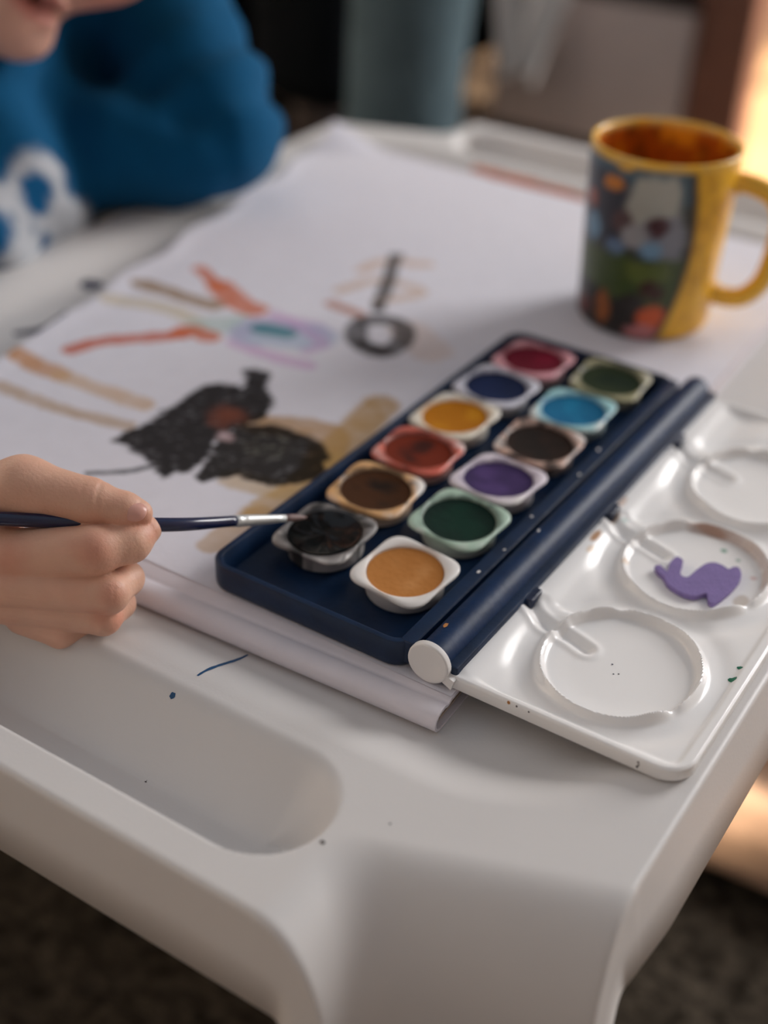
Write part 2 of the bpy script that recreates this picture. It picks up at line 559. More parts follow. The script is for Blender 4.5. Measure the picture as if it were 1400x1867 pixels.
for x, y, r, m in [(2.75, -5.15, 0.1, 'ink'), (10.75, -7.75, 0.07, 'speck'), (3.16, -7.15, 0.045, 'speck'), (12.0, -6.0, 0.03, 'speck')]:
    mk('paint_speck', *spot(x, y, r * 1.2, r, tray_z), MT[m], parent=tray, fix=False)
# red pencil scribble on the corner panel
zig = [(0, 0), (0.35, 0.10), (0.42, 0.02), (0.2, -0.02), (0.32, -0.22), (0.12, -0.32), (0.4, -0.3)]
sc_path = []
for a, b in zig:
    xx, yy = 14.55 + a, -8.95 + b * 0.6
    zz = float(roll(notch_m(np.array([xx]), np.array([yy])))[0]) + RIM
    sc_path.append((xx, yy - 0.03, zz + 0.03))
o = mk('pencil_scribble', *tube(sc_path, 0.02, 6), MT['pink'], parent=tray); o['label'] = 'small red pencil scribble'

# ------------------------------------------------------------------ sketch pad
PA = math.radians(2.3)
pad = empty('sketch_pad', (10.7, -0.8, 0), (0, 0, PA))
tag(pad, 'large white sketch pad with painted page lying on the tray', 'sketch pad')
# pad-local: x from -31.4 to 0, y from -0.35 to 45.6
prof = [(45.2, 0.02), (20, 0.02), (0.4, 0.02), (-0.05, 0.04), (-0.28, 0.14), (-0.4, 0.32), (-0.42, 0.5), (-0.36, 0.68), (-0.22, 0.82), (0.0, 0.88), (0.30, 0.895), (0.42, 0.84), (0.5, 0.82), (0.58, 0.84), (0.70, 0.895), (6, 0.9), (20, 0.9), (45.2, 0.9)]
Pn = np.array(prof)
Tn = np.gradient(Pn, axis=0); Tn /= np.linalg.norm(Tn, axis=1)[:, None]
Nn = np.stack([Tn[:, 1], -Tn[:, 0]], 1)
if Nn[6][0] < 0: Nn = -Nn
inner = Pn + Nn * 0.11
LO = []
for x in (-28.9, 0.0):
    LO.append([(x, a, b) for a, b in prof] + [(x, a, b) for a, b in inner[::-1]])
mk('cover', *loft(LO, True, True), MT['cover'], parent=pad, sharp=40)
pb = []
zc = 0.16
for k in range(6):
    pb.append(box(-14.5 - 0.03 * (k % 2), 22.6, zc + 0.045, 28.6 - 0.12 * (k % 3), 45.0, 0.075)); zc += 0.098
mk('page_block', *join(*pb), MT['pages'], parent=pad, smooth=False)

# the top page with the child's painting; loose, reaching past the pad on the left
STROKES=[
  ([(-5.72, 10.63), (-4.37, 11.27), (-2.6, 11.73), (-1.61, 9.7)], 0.39, (176, 132, 70), 0.85) ,
  ([(-3.68, 6.46), (-1.51, 6.99), (-1.32, 8.29)], 0.32, (196, 165, 115), 0.7) ,
  ([(-2.26, 15.31), (-1.81, 12.73), (-1.38, 9.98)], 0.42, (178, 140, 82), 0.9) ,
  ([(-1.38, 9.98), (-1.19, 7.33), (-1.36, 4.94)], 0.34, (192, 155, 98), 0.85) ,
  ([(-1.36, 4.94), (-1.52, 3.38), (-1.45, 2.19)], 0.26, (188, 148, 92), 0.7) ,
  ([(-19.85, 16.37), (-16.93, 17.33), (-14.54, 17.1)], 0.25, (206, 192, 165), 0.8) ,
  ([(-14.03, 16.92), (-12.64, 18.3)], 0.42, (182, 200, 196), 0.8) ,
  ([(-17.38, 10.97), (-16.93, 12.42), (-15.68, 13.82), (-14.23, 15.45)], 0.22, (196, 84, 36), 1) ,
  ([(-14.46, 15.51), (-14.26, 16.12), (-12.94, 16.11)], 0.25, (205, 100, 48), 0.95) ,
  ([(-18.65, 22.31), (-16.4, 21.19)], 0.18, (205, 105, 62), 0.95) ,
  ([(-16.4, 21.19), (-14.49, 20.2), (-13.14, 19.96)], 0.35, (206, 105, 55), 0.95) ,
  ([(-20.06, 18.83), (-17.58, 18.97), (-14.98, 19.07)], 0.23, (150, 116, 70), 0.95) ,
  ([(-11.94, 17.4), (-11.87, 19.12), (-9.81, 20.11), (-8.78, 19.87)], 0.28, (205, 165, 205), 0.7) ,
  ([(-11.66, 16.39), (-9.03, 16.28), (-7.25, 16.54)], 0.21, (208, 170, 208), 0.75) ,
  ([(-11.32, 17.95), (-9.08, 19.1)], 0.66, (160, 180, 205), 0.7) ,
  ([(-11.45, 18.48), (-10.22, 18.78)], 0.28, (35, 122, 132), 0.95) ,
  ([(-8.09, 17.72), (-8.25, 19.11), (-12.0, 20.24)], 0.16, (200, 150, 200), 0.5) ,
  ([(-11.42, 27.59), (-11.12, 29.36), (-8.9, 30.49)], 0.19, (206, 170, 140), 0.7) ,
  ([(-10.91, 24.68), (-9.96, 27.03), (-7.21, 27.15), (-8.49, 24.77)], 0.18, (204, 172, 145), 0.7) ,
  ([(-10.27, 22.99), (-8.41, 22.81)], 0.2, (178, 112, 82), 0.8) ,
  ([(-5.38, 22.83), (-3.2, 21.39)], 0.49, (214, 188, 172), 0.5) ,
  ([(-11.02, 30.42), (-9.38, 27.01), (-8.02, 23.94)], 0.18, (52, 46, 40), 0.95) ,
  ([(-7.75, 21.83), (-7.14, 20.56), (-6.08, 19.83), (-5.06, 20.0), (-4.92, 21.46), (-5.54, 22.71), (-6.43, 23.16), (-7.25, 22.86), (-7.82, 22.18)], 0.25, (46, 42, 40), 0.92) ,
  ([(-6.43, 20.1), (-5.06, 20.0)], 0.19, (50, 45, 44), 0.9) ,
  ([(-19.47, 9.03), (-17.82, 8.84), (-16.0, 8.81)], 0.26, (196, 138, 84), 0.9) ,
  ([(-16.0, 8.81), (-13.6, 8.85), (-10.98, 8.98)], 0.23, (206, 172, 138), 0.8) ,
  ([(-17.44, 6.39), (-15.3, 6.35), (-12.5, 6.61), (-10.3, 7.13)], 0.19, (186, 158, 130), 0.85) ,
  ([(-8.92, 3.17), (-7.75, 4.23), (-7.08, 5.26)], 0.07, (30, 34, 38), 1) ,  # thin dark line running from the black blob towards the hand
  ([(-21.8, 27.66), (-21.43, 29.27)], 0.13, (150, 120, 140), 0.4) ,
]
BLOBS=[
  ([(-9.73, 5.9), (-9.63, 8.48), (-9.79, 10.77), (-9.68, 12.43), (-8.59, 12.71), (-7.71, 12.31), (-9.11, 14.37), (-8.39, 14.63), (-7.64, 13.48), (-6.31, 12.31), (-6.02, 11.02), (-6.51, 10.05), (-6.54, 8.36), (-5.92, 7.11), (-5.76, 6.12), (-6.13, 5.42), (-6.18, 4.85), (-7.2, 5.5), (-8.66, 5.94)], (22, 17, 15)) ,
  ([(-4.87, 5.59), (-5.39, 6.94), (-6.11, 8.39), (-6.12, 10.16), (-5.01, 10.91), (-3.16, 10.85), (-1.87, 10.36), (-1.05, 8.7), (-1.54, 7.81), (-2.13, 7.06), (-4.0, 6.87)], (26, 21, 15)) ,
]
gn, gm = 330, 440
s_, t_ = np.meshgrid(np.linspace(0, 1, gn), np.linspace(0, 1, gm), indexing='ij')
py = -0.05 + 45.5 * t_ - 0.3 * np.sin(3 * s_) * t_
xl = -18.6 - 7.2 * np.clip((py - 4) / 42, 0, 1.05) + 0.25 * np.sin(py * 0.9) * smooth(10, 20, py)
xr = 10.62 - 0.035 * py
px = xl + (xr - xl) * s_
PX, PY = px.ravel(), py.ravel()
Q = np.stack([PX, PY, 0 * PX], 1)
pz = 0.925 + 0.03 * (fbm(Q + 9, 0.35) - 0.5) * 2
pz = pz + 0.06 * smooth(8, 14, np.abs(PX + 6)) * (fbm(Q + 30, 0.22) - 0.3)
# far left corner lifts a little
pz = pz + 1.1 * smooth(4.5, 0, np.hypot(PX + 25.6, PY - 45.5)) + 0.10 * smooth(1.5, 0, PX - np.repeat(xl, 1).ravel())
pz = np.where((PX > -1) & (PX < 11) & (PY < 26), np.minimum(pz, 0.93), pz)
def seg_d(pts):
    d = np.full(len(PX), 1e9)
    for (ax, ay), (bx, by) in zip(pts[:-1], pts[1:]):
        ex, ey = bx - ax, by - ay
        t = np.clip(((PX - ax) * ex + (PY - ay) * ey) / (ex * ex + ey * ey + 1e-9), 0, 1)
        d = np.minimum(d, np.hypot(PX - ax - t * ex, PY - ay - t * ey))
    return d
def poly_in(poly):
    c = np.zeros(len(PX), bool)
    n = len(poly)
    d = seg_d(list(poly) + [poly[0]])
    for i in range(n):
        (ax, ay), (bx, by) = poly[i], poly[(i + 1) % n]
        m = ((ay > PY) != (by > PY))
        xx = (bx - ax) * (PY - ay) / (by - ay + 1e-12) + ax
        c ^= m & (PX < xx)
    return np.where(c, -d, d)
n1 = fbm(Q + 3, 1.6, 4); n2 = fbm(Q + 77, 4.0, 3)
colr = np.repeat(np.array([lin((226, 224, 232))]), len(PX), 0)
def lay(mask, rgb):
    global colr
    colr = colr * (1 - mask[:, None]) + np.array(lin(rgb))[None, :] * mask[:, None]
for pts, w, rgb, op in STROKES[:-1]:
    w = w * 2.45; op = min(1, op * 1.08)
    pp = spline(pts, 6) if len(pts) > 2 else pts
    d = seg_d([tuple(q) for q in pp]) + (n1 - 0.5) * 0.35 * min(1, w * 3) + (n2 - 0.5) * 0.2 * min(1, w * 3)
    lay(op * smooth(w * 1.12, w * 0.72, d) * (0.82 + 0.36 * (n1 - 0.5)), rgb)
for k, (poly, rgb) in enumerate(BLOBS):
    d = poly_in(poly) + (n1 - 0.5) * 0.5 + (n2 - 0.5) * 0.35
    lay(smooth(0.34, 0.06, d) * (0.97 - 0.12 * smooth(0.62, 0.8, n2)), rgb)
dd = np.hypot(PX + 7.3, PY - 10.4)
lay(0.75 * smooth(1.3, 0.4, dd + (n1 - 0.5)), (128, 72, 54))
lay(0.8 * smooth(0.55, 0.2, np.hypot(PX + 6.2, PY - 8.9) + (n1 - 0.5) * 0.5), (196, 168, 170))
dd = np.hypot(PX + 4.2, PY - 9.4)
lay(0.5 * smooth(0.5, 0.75, n2) * smooth(1.6, 0.5, dd), (120, 118, 104))  # wet highlights on the second black blob, painted in as grey flecks
pg = mk('page', np.stack([PX, PY, pz], 1), gfaces(gn, gm), MT['paper'], fix=False, colors=colr)
pg.parent = pad
pg.matrix_parent_inverse = (Matrix.Translation(Vector((10.7, -0.8, 0)) * S) @ Matrix.Rotation(PA, 4, 'Z')).inverted()
pg['label'] = 'page with brush strokes in black, brown, orange and violet'
# ------------------------------------------------------------------ paint box
pbx = empty('paint_box', (0, 0, 0.93))
Z0 = 0.93
tag(pbx, 'open navy blue plastic watercolour box with a white mixing lid', 'paint box')
def up_(V): return [(a, b, c - Z0) for a, b, c in V]
V, F = loft_rr(0, 8.75, 0, 24, 0.9, [(0.25, 0.95), (0.08, 1.0), (0.02, 1.12), (0, 1.3), (0, 2.03), (0.03, 2.08), (0.08, 2.1), (0.2, 2.1), (0.25, 2.08), (0.28, 2.03), (0.34, 1.3), (0.40, 1.14), (0.6, 1.1)], n=10)
mk('box_tray', up_(V), F, MT['blue'], parent=pbx, sharp=35)
# flat band along the hinge side
V, F = loft_rr(8.28, 8.86, 0.30, 23.75, 0.15, [(0, 1.2), (0, 2.06), (0.04, 2.11), (0.1, 2.12)], n=3)
mk('side_band', up_(V), F, MT['blue'], parent=pbx, sharp=35)
# barrel of the hinge
ang = np.linspace(0, 2 * math.pi, 40, endpoint=False)
HX, HZ, HR = 9.56, 1.76, 0.62
def ring(y, r): return [(HX + r * math.cos(a), y, HZ + r * math.sin(a)) for a in ang]
V, F = loft([ring(0.3, HR), ring(0.35, HR), ring(23.9, HR), ring(24.2, HR * 0.97), ring(24.4, HR * 0.8), ring(24.45, 0.3)], True, True)
mk('hinge_barrel', up_(V), F, MT['barrel'], parent=pbx, sharp=40)
V, F = loft_rr(9.75, 10.56, 0.36, 24.3, 0.1, [(0, 1.0), (0, 1.72), (0.03, 1.78), (0.08, 1.80)], n=3)
mk('hinge_flange', up_(V), F, MT['blue'], parent=pbx, sharp=35)
for yb in (5.3, 12.2, 19.1):
    V, F = loft_rr(9.9, 10.80, yb, yb + 0.9, 0.1, [(0, 1.05), (0, 1.66), (0.04, 1.7)], n=3)
    mk('hinge_clip', up_(V), F, MT['bluedk'], parent=pbx, sharp=35)
for x, y, z, r in [(9.35, 1.55, HZ + 0.60, 0.09), (8.6, 5.2, 2.12, 0.07), (8.7, 7.0, 2.12, 0.05), (8.5, 9.6, 2.12, 0.06), (9.3, 8.6, HZ + 0.58, 0.06), (8.66, 13.5, 2.12, 0.06), (8.45, 15.8, 2.12, 0.07)]:
    mk('paint_speck', up_(spot(x, y, r * 0.8, r * 1.5, z, 0.02)[0]), spot(x, y, r, r, z)[1], MT['ochre'] if r > 0.08 else MT['cap'], parent=pbx, fix=False)

# white lid opened flat: mixing wells beside sloping cells
LX0, LX1, LY0, LY1, LR = 10.36, 18.8, 0.28, 24.3, 1.0
LT = 1.52
WELLS = [(14.8, 4.3 + 6.9 * k) for k in range(3)]
def lid_z(x, y):
    z = np.full(np.shape(x), 1.40)
    q = np.stack([np.ravel(x), np.ravel(y), 0 * np.ravel(x)], 1)
    # sloping cells along the hinge, one per well
    for k in range(4):
        ya = 6.9 * k - 1.4 + 0.28
        cell = smooth(ya + 0.05, ya + 0.5, y) * smooth(ya + 6.75, ya + 6.2, y)
        z = z + cell * (0.16 * smooth(11.6, 10.6, x) - 0.18 * smooth(10.9, 12.3, x) * smooth(13.6, 12.0, x))
    # hollows between the wells
    for wx, wy in WELLS:
        ex, ey = (x - wx) / 2.72, (y - wy) / 3.0
        rr = np.hypot(ex, ey); th = np.arctan2(ey, ex)
        d = (rr - 1) * 2.85
        rim = 0.25 + 0.10 * np.exp(-((np.angle(np.exp(1j * (th - 2.35)))) / 0.16) ** 2) + 0.13 * np.exp(-((np.angle(np.exp(1j * (th + 0.75)))) / 0.20) ** 2) - 0.16 * np.exp(-((np.angle(np.exp(1j * (th + 0.45)))) / 0.10) ** 2) - 0.14 * np.exp(-((np.angle(np.exp(1j * (th - 2.02)))) / 0.10) ** 2)
        inside = smooth(0.02, -0.22, d)
        z = z * (1 - inside) + inside * (1.20 + 0.05 * smooth(0.6, 1.0, rr))
        z = z + rim * np.exp(-(d / 0.15) ** 2) - 0.10 * np.exp(-((d - 0.75) / 0.45) ** 2)
    # little pouring channel from each cell into its well
    for k in range(4):
        pts = [(10.45, 5.75 + 6.9 * k), (10.9, 5.25 + 6.9 * k), (11.8, 4.85 + 6.9 * k), (12.7, 4.75 + 6.9 * k), (13.4, 4.55 + 6.9 * k)]
        d = np.full(np.shape(x), 1e9)
        P = spline(pts, 5)
        for (ax, ay), (bx, by) in zip(P[:-1], P[1:]):
            t = np.clip(((x - ax) * (bx - ax) + (y - ay) * (by - ay)) / ((bx - ax) ** 2 + (by - ay) ** 2), 0, 1)
            d = np.minimum(d, np.hypot(x - ax - t * (bx - ax), y - ay - t * (by - ay)))
        z = z - 0.17 * np.exp(-(d / 0.20) ** 2) + 0.06 * np.exp(-((d - 0.42) / 0.16) ** 2)
    # raised border
    e = np.minimum(np.minimum(LX1 - x, y - LY0), LY1 - y)
    z = z + (LT - z) * smooth(0.55, 0.18, e) 
    z = z + 0.05 * np.exp(-((LX1 - x - 0.38) / 0.10) ** 2) * (e > 0.2)
    z = z - np.where(e < 0.1, 0.1 - np.sqrt(np.maximum(0, 0.01 - (0.1 - np.clip(e, 0, 0.1)) ** 2)), 0)
    return z
lys = np.unique(np.concatenate([np.arange(LY0, LY1, 0.06), LY0 + LR * (1 - np.cos(np.linspace(0, math.pi / 2, 14))), LY1 - LR * (1 - np.cos(np.linspace(0, math.pi / 2, 14))), LY0 + np.array([0.02, 0.05, 0.08]), [LY1]]))
lu = np.unique(np.concatenate([np.linspace(0, 1, 140), [0.989, 0.993, 0.9965, 0.9985]]))
dd = np.clip(np.minimum(lys - LY0, LY1 - lys), 0, LR)
lxm = LX1 - (LR - np.sqrt(np.maximum(0, LR * LR - (LR - dd) ** 2)))
GX = LX0 + lu[:, None] * (lxm - LX0)[None, :]
GY = np.repeat(lys[None, :], len(lu), 0)
GZ = lid_z(GX, GY)
# border follows the rounded corners too
cr = np.minimum(GY - LY0, LY1 - GY)
ed = np.where(cr < LR, LR - np.hypot(np.maximum(GX - (LX1 - LR), 0), LR - cr), LX1 - GX)
ed = np.where(GX < LX1 - LR, 9, ed)
GZ = GZ + (LT - GZ) * smooth(0.5, 0.15, ed) * (ed < 5)
GZ = np.where(ed < 0.09, GZ - (0.09 - np.clip(ed, 0, 0.09)) * 0.7, GZ)
LV = np.stack([GX.ravel(), GY.ravel(), GZ.ravel()], 1)
LF = gfaces(len(lu), len(lys))
# outer wall
loop = [(GX[i, 0], GY[i, 0], GZ[i, 0]) for i in range(len(lu))] + [(GX[-1, j], GY[-1, j], GZ[-1, j]) for j in range(1, len(lys))] + [(GX[i, -1], GY[i, -1], GZ[i, -1]) for i in range(len(lu) - 2, -1, -1)] + [(GX[0, j], GY[0, j], GZ[0, j]) for j in range(len(lys) - 2, 0, -1)]
cx_, cy_ = (LX0 + LX1) / 2, (LY0 + LY1) / 2
L2 = [(x, y, min(z, 1.04)) for x, y, z in loop]
L3 = [(cx_ + (x - cx_) * 0.988, cy_ + (y - cy_) * 0.995, 0.955) for x, y, z in loop]
SV, SF = loft([loop, L2, L3], False, True)
SFo = [tuple(i + len(LV) for i in f) for f in SF]
AV = np.vstack([LV, np.array(SV)])
n3 = fbm(AV + 11, 1.3, 3)
lc = np.repeat(np.array([lin((246, 244, 242))]), len(AV), 0)
def lstain(x, y, rx, ry, rgb, op, n=0.6):
    global lc
    d = np.hypot((AV[:, 0] - x) / rx, (AV[:, 1] - y) / ry) + (n3 - 0.5) * n
    m = op * smooth(1.0, 0.55, d) * (AV[:, 2] > 1.0)
    lc = lc * (1 - m[:, None]) + np.array(lin(rgb)) * m[:, None]
lstain(10.80, 10.75, 0.17, 0.55, (176, 116, 44), 0.85)
lstain(10.72, 12.5, 0.35, 0.5, (186, 140, 90), 0.7)
lstain(11.0, 9.9, 0.12, 0.35, (205, 160, 100), 0.6)
lstain(10.6, 13.5, 0.25, 0.7, (214, 176, 150), 0.6)
for k in range(26):                                   # brownish ring left in the second well
    a = 0.15 + 1.9 * k / 25
    lstain(WELLS[1][0] + 2.6 * math.cos(a), WELLS[1][1] + 2.85 * math.sin(a), 0.26, 0.26, (176, 140, 122), 0.34, 1.2)
lstain(16.9, 10.4, 0.3, 0.55, (170, 146, 120), 0.5); lstain(16.8, 12.1, 0.2, 0.2, (206, 150, 140), 0.5)
lstain(14.0, 14.0, 1.2, 0.2, (176, 128, 100), 0.6); lstain(12.4, 10.0, 0.15, 0.3, (214, 180, 140), 0.6)
lstain(11.2, 12.6, 0.15, 0.2, (150, 190, 180), 0.6)
lstain(15.2, 13.2, 0.16, 0.16, (70, 150, 120), 0.8); lstain(15.9, 12.9, 0.13, 0.13, (120, 160, 140), 0.7)
lid = mk('lid', up_(AV), np.vstack([LF]).tolist() + SFo, MT['lid'], parent=pbx, colors=lc, sharp=38)
lid['label'] = 'glossy white lid with three round mixing wells'
V, F = loft([[(HX + r * math.cos(a), y, HZ + r * math.sin(a)) for a in ang] for y, r in [(0.31, 0.80), (0.14, 0.80), (0.08, 0.78), (0.06, 0.74), (0.075, 0.68)]], True, True)
o = mk('hinge_cap', up_(V), F, MT['cap'], parent=lid, sharp=50); o['label'] = 'round white hinge cap'
V, F = loft([[(x, y, z) for x, z in [(10.1, 1.25), (10.5, 1.05), (10.6, 1.45), (10.2, 1.6)]] for y in (0.10, 0.34)], True, True)
mk('hinge_arm', up_(V), F, MT['cap'], parent=lid, smooth=False)
for x, y, r, m in [(18.30, 5.8, 0.14, 'green'), (18.28, 6.5, 0.09, 'green'), (14.9, 4.0, 0.03, 'speck'), (14.5, 4.35, 0.035, 'inkdk'), (14.75, 3.9, 0.03, 'inkdk'), (16.62, 2.35, 0.06, 'speck')]:
    zz = float(lid_z(np.array([x]), np.array([y]))[0])
    sv, sf = spot(x, y, r, r, lid_z)
    mk('paint_speck', up_(sv), sf, MT[m], parent=lid, fix=False)
# dark drips on the front wall of the lid
for x, z, r, m in [(12.6, 1.46, 0.06, 'ochre'), (12.9, 1.45, 0.035, 'speck'), (13.35, 1.44, 0.03, 'speck'), (17.25, 1.36, 0.035, 'speck'), (17.28, 1.26, 0.03, 'speck'), (17.24, 1.17, 0.04, 'speck')]:
    V = [(x + r * math.cos(a), LY0 - 0.012, z + r * 1.3 * math.sin(a)) for a in np.linspace(0, 2 * math.pi, 9, endpoint=False)]
    mk('paint_drip', up_(V), [tuple(range(9))], MT[m], parent=lid, fix=False)

# ------------------------------------------------------------------ twelve pans of paint
na = 64
tha = np.linspace(0, 2 * math.pi, na, endpoint=False)
def pan_r(ins=0.0): return 1.62 / (np.abs(np.cos(tha)) ** 4.2 + np.abs(np.sin(tha)) ** 4.2) ** (1 / 4.2) + 0.1 * np.abs(np.sin(2 * tha)) ** 4 - ins
def pring(r, z): return [(rr * math.cos(a), rr * math.sin(a), z) for rr, a in zip(np.broadcast_to(r, na), tha)]
PR = 1.43
cup_loops = [pring(1.2, 0), pring(1.38, 0.03), pring(1.46, 0.12), pring(1.50, 0.78), pring(pan_r(0.05), 0.80), pring(pan_r(0.0), 0.84), pring(pan_r(0.01), 0.92), pring(pan_r(0.06), 0.96),
             pring(pan_r(0.0) * 0.55 + 1.47 * 0.45, 0.97), pring(PR + 0.09, 0.95), pring(PR + 0.02, 0.90), pring(PR - 0.02, 0.6), pring(PR - 0.05, 0.4)]
CUPV, CUPF = loft(cup_loops, True, True)
CUPV = np.array(CUPV)
ck = [pring(PR - 0.03, 0.45), pring(PR - 0.01, 0.84)] + [pring((PR - 0.01) * f, 0.84 - 0.10 * (1 - f * f) ** 0.8) for f in (0.94, 0.85, 0.72, 0.55, 0.38, 0.2, 0.08)]
CAKV, CAKF = loft(ck, True, True)
CAKV = np.array(CAKV)
PANS = [  # name colour, centre, paint rgb, second tint, rim stain rgb, stain amount, tilt x/y deg, label
    (2.55, 4.15, (7, 7, 7), (14, 13, 13), (70, 62, 64), 0.75, (6, -5), 'white pan of wet glossy black paint, under the brush tip'),
    (2.4, 7.8, (28, 16, 7), (66, 36, 11), (222, 170, 110), 0.95, (2, 3), 'pan of dark brown paint with ochre-stained rim, next to the black one'),
    (2.2, 11.35, (58, 18, 9), (110, 36, 13), (204, 66, 22), 0.9, (-3, 2), 'pan of brick red paint with an orange-red stained rim'),
    (2.0, 14.85, (196, 132, 22), (180, 112, 14), (232, 222, 196), 0.6, (5, -4), 'pan of yellow ochre paint with a cream rim'),
    (2.1, 18.35, (18, 34, 74), (14, 28, 62), (190, 192, 216), 0.6, (0, 2), 'pan of dark ultramarine paint between yellow and magenta'),
    (2.25, 21.75, (122, 16, 44), (104, 12, 36), (226, 130, 150), 0.75, (-2, 0), 'pan of magenta red paint in the far left corner of the box'),
    (6.3, 3.85, (200, 140, 82), (184, 122, 62), (232, 226, 220), 0.2, (7, 3), 'pan of pale sand-coloured paint with a clean white rim'),
    (6.2, 7.95, (6, 46, 34), (4, 34, 26), (150, 190, 165), 0.75, (4, 4), 'pan of deep green paint with a mint-stained rim'),
    (6.05, 11.4, (76, 56, 106), (58, 42, 84), (212, 196, 214), 0.6, (-2, -2), 'pan of purple paint beside the deep green one'),
    (6.05, 15.0, (26, 17, 12), (40, 24, 16), (210, 160, 135), 0.75, (3, 4), 'pan of blackish brown paint with reddish smears on its rim'),
    (6.0, 18.45, (20, 116, 156), (14, 96, 136), (140, 208, 214), 0.8, (0, -3), 'pan of bright turquoise blue paint'),
    (6.1, 22.1, (16, 34, 16), (34, 46, 20), (148, 142, 92), 0.85, (2, 3), 'pan of dark olive green paint in the far corner by the hinge'),
]
for i, (x, y, c1, c2, st, am, tl, lab) in enumerate(PANS):
    p = empty('paint_pan', (x, y, 1.14), (math.radians(tl[0] * 0.5), math.radians(tl[1] * 0.5), math.radians(random.uniform(-5, 5))))
    tag(p, lab, 'paint pan', 'paint pans in the blue box')
    off = np.array([13.1 * i, 5.7 * i, 2.1 * i])
    nn = fbm(CUPV + off, 1.1, 3); nm = fbm(CUPV + off + 40, 2.6, 2)
    wht = np.array(lin((234, 230, 226))); stl = np.array(lin(st))
    rad = np.hypot(CUPV[:, 0], CUPV[:, 1])
    m = am * smooth(0.20, 0.52, nn + 0.25 * smooth(1.9, 1.4, rad)) * np.where(CUPV[:, 2] > 0.7, 1, 0.35)
    cc = wht * (1 - m[:, None]) + stl * m[:, None]
    pc = np.array(lin(c1))
    m2 = am * smooth(1.66, 1.40, rad + (nm - 0.5) * 0.7) * (CUPV[:, 2] > 0.82) * 0.8
    cc = cc * (1 - m2[:, None]) + pc * m2[:, None] 
    if i in (0, 9):
        m3 = smooth(0.52, 0.62, nm) * (CUPV[:, 2] > 0.1)
        cc = cc * (1 - 0.9 * m3[:, None]) + pc * 0.9 * m3[:, None]
    cv = CUPV.copy()
    if i == 0:
        cv[:, 2] += 0.10 * (fbm(CUPV * 1.0 + off, 1.5) - 0.5) * (CUPV[:, 2] > 0.7)
    mk('cup', cv, CUPF, MT['pan'], parent=p, colors=cc, sharp=42)
    kv = CAKV.copy()
    r2 = np.hypot(kv[:, 0], kv[:, 1])
    n5 = fbm(kv + off + 3, 1.0, 3)
    amp = 0.15 if i == 0 else 0.03
    kv[:, 2] += amp * (fbm((kv + off + 9) * (np.array([0.7, 2.4, 1.0]) if i == 0 else 1.0), 2.0, 3) - 0.45) * (kv[:, 2] > 0.5) * smooth(1.4, 1.1, r2)
    if i == 0: kv[:, 2] += 0.10 * (kv[:, 2] > 0.5)
    mixk = smooth(0.35, 0.65, n5 + 0.22 * smooth(0.9, 1.35, r2))
    kc = np.array(lin(c1)) * (1 - mixk[:, None]) + np.array(lin(c2)) * mixk[:, None]
    mk('paint', kv, CAKF, MT['wet'] if i == 0 else MT['cake'], parent=p, colors=kc, sharp=60)

# ------------------------------------------------------------------ purple foam animal in the middle well
FOAM = [(13.46, 10.37), (13.62, 10.5), (13.99, 10.29), (13.87, 10.86), (13.91, 11.41), (14.23, 11.29), (14.38, 10.65), (14.54, 10.36), (14.78, 10.4), (14.88, 11.01), (15.02, 11.62), (15.26, 11.91), (15.6, 11.93), (15.88, 11.83), (15.99, 12.07), (16.18, 12.14), (16.41, 11.74), (16.48, 11.25), (16.44, 10.6), (16.36, 10.09), (16.21, 9.46), (16.01, 9.45), (15.76, 9.84), (15.5, 9.47), (15.18, 9.33), (14.75, 9.39), (14.33, 9.57), (14.01, 9.91), (13.68, 10.1)]
fo = spline(FOAM + [FOAM[0]], 4)[:-1]
fc = fo.mean(0)
L = []
for z, k in [(1.23, 0.99), (1.25, 1.0), (1.42, 1.0), (1.445, 0.985)]:
    L.append([(fc[0] + (a - fc[0]) * k, fc[1] + (b - fc[1]) * k, z) for a, b in fo])
bm = bmesh.new()
V, F = loft(L, True, True)
fm = mk('foam_cutout', V, F, MT['foam'], sharp=40)
bm.from_mesh(fm.data); bmesh.ops.triangulate(bm, faces=[f for f in bm.faces if len(f.verts) > 4]); bm.to_mesh(fm.data); bm.free()
tag(fm, 'purple foam animal-shaped cutout lying in the middle mixing well', 'foam cutout')

# ------------------------------------------------------------------ paintbrush
B0 = np.array([1.74, 3.98, 2.50]); BF = np.array([1.4, 3.07, 2.82]); BH = np.array([0.57, 1.18, 3.4]); BT = np.array([-0.75, -1.50, 4.20]) + 0.4 * E3; BL = np.array([-4.75, -4.92, 4.75]) + 0.75 * E3
BE = BL + (BL - BT) * 1.1
br = empty('paintbrush', tuple(B0))
tag(br, 'thin navy paintbrush with silver ferrule held over the black paint', 'paintbrush')
def rel(P): return [tuple(np.asarray(q) - B0) for q in P]
hp = spline([BH, BT, BL, BE], 14)
sr = np.linspace(0, 1, len(hp))
V, F = tube(rel(hp), list(0.205 + 0.05 * smooth(0, 0.35, sr) - 0.12 * smooth(0.6, 1.0, sr)), 20)
mk('handle', V, F, MT['lacquer'], parent=br)
fp = [BH + (BF - BH) * t for t in (-0.02, 0.0, 0.08, 0.1, 0.13, 0.16, 0.18, 0.21, 0.5, 0.8, 1.0)]
V, F = tube(rel(fp), [0.20, 0.225, 0.225, 0.21, 0.225, 0.21, 0.225, 0.22, 0.19, 0.155, 0.13], 20)
mk('ferrule', V, F, MT['ferrule'], parent=br)
bp = [BF + (B0 - BF) * t for t in (-0.05, 0.15, 0.4, 0.7, 0.9, 1.0)]
V, F = tube(rel(bp), [0.115, 0.135, 0.145, 0.11, 0.06, 0.015], 16)
mk('bristles', V, F, MT['hair_br'], parent=br)
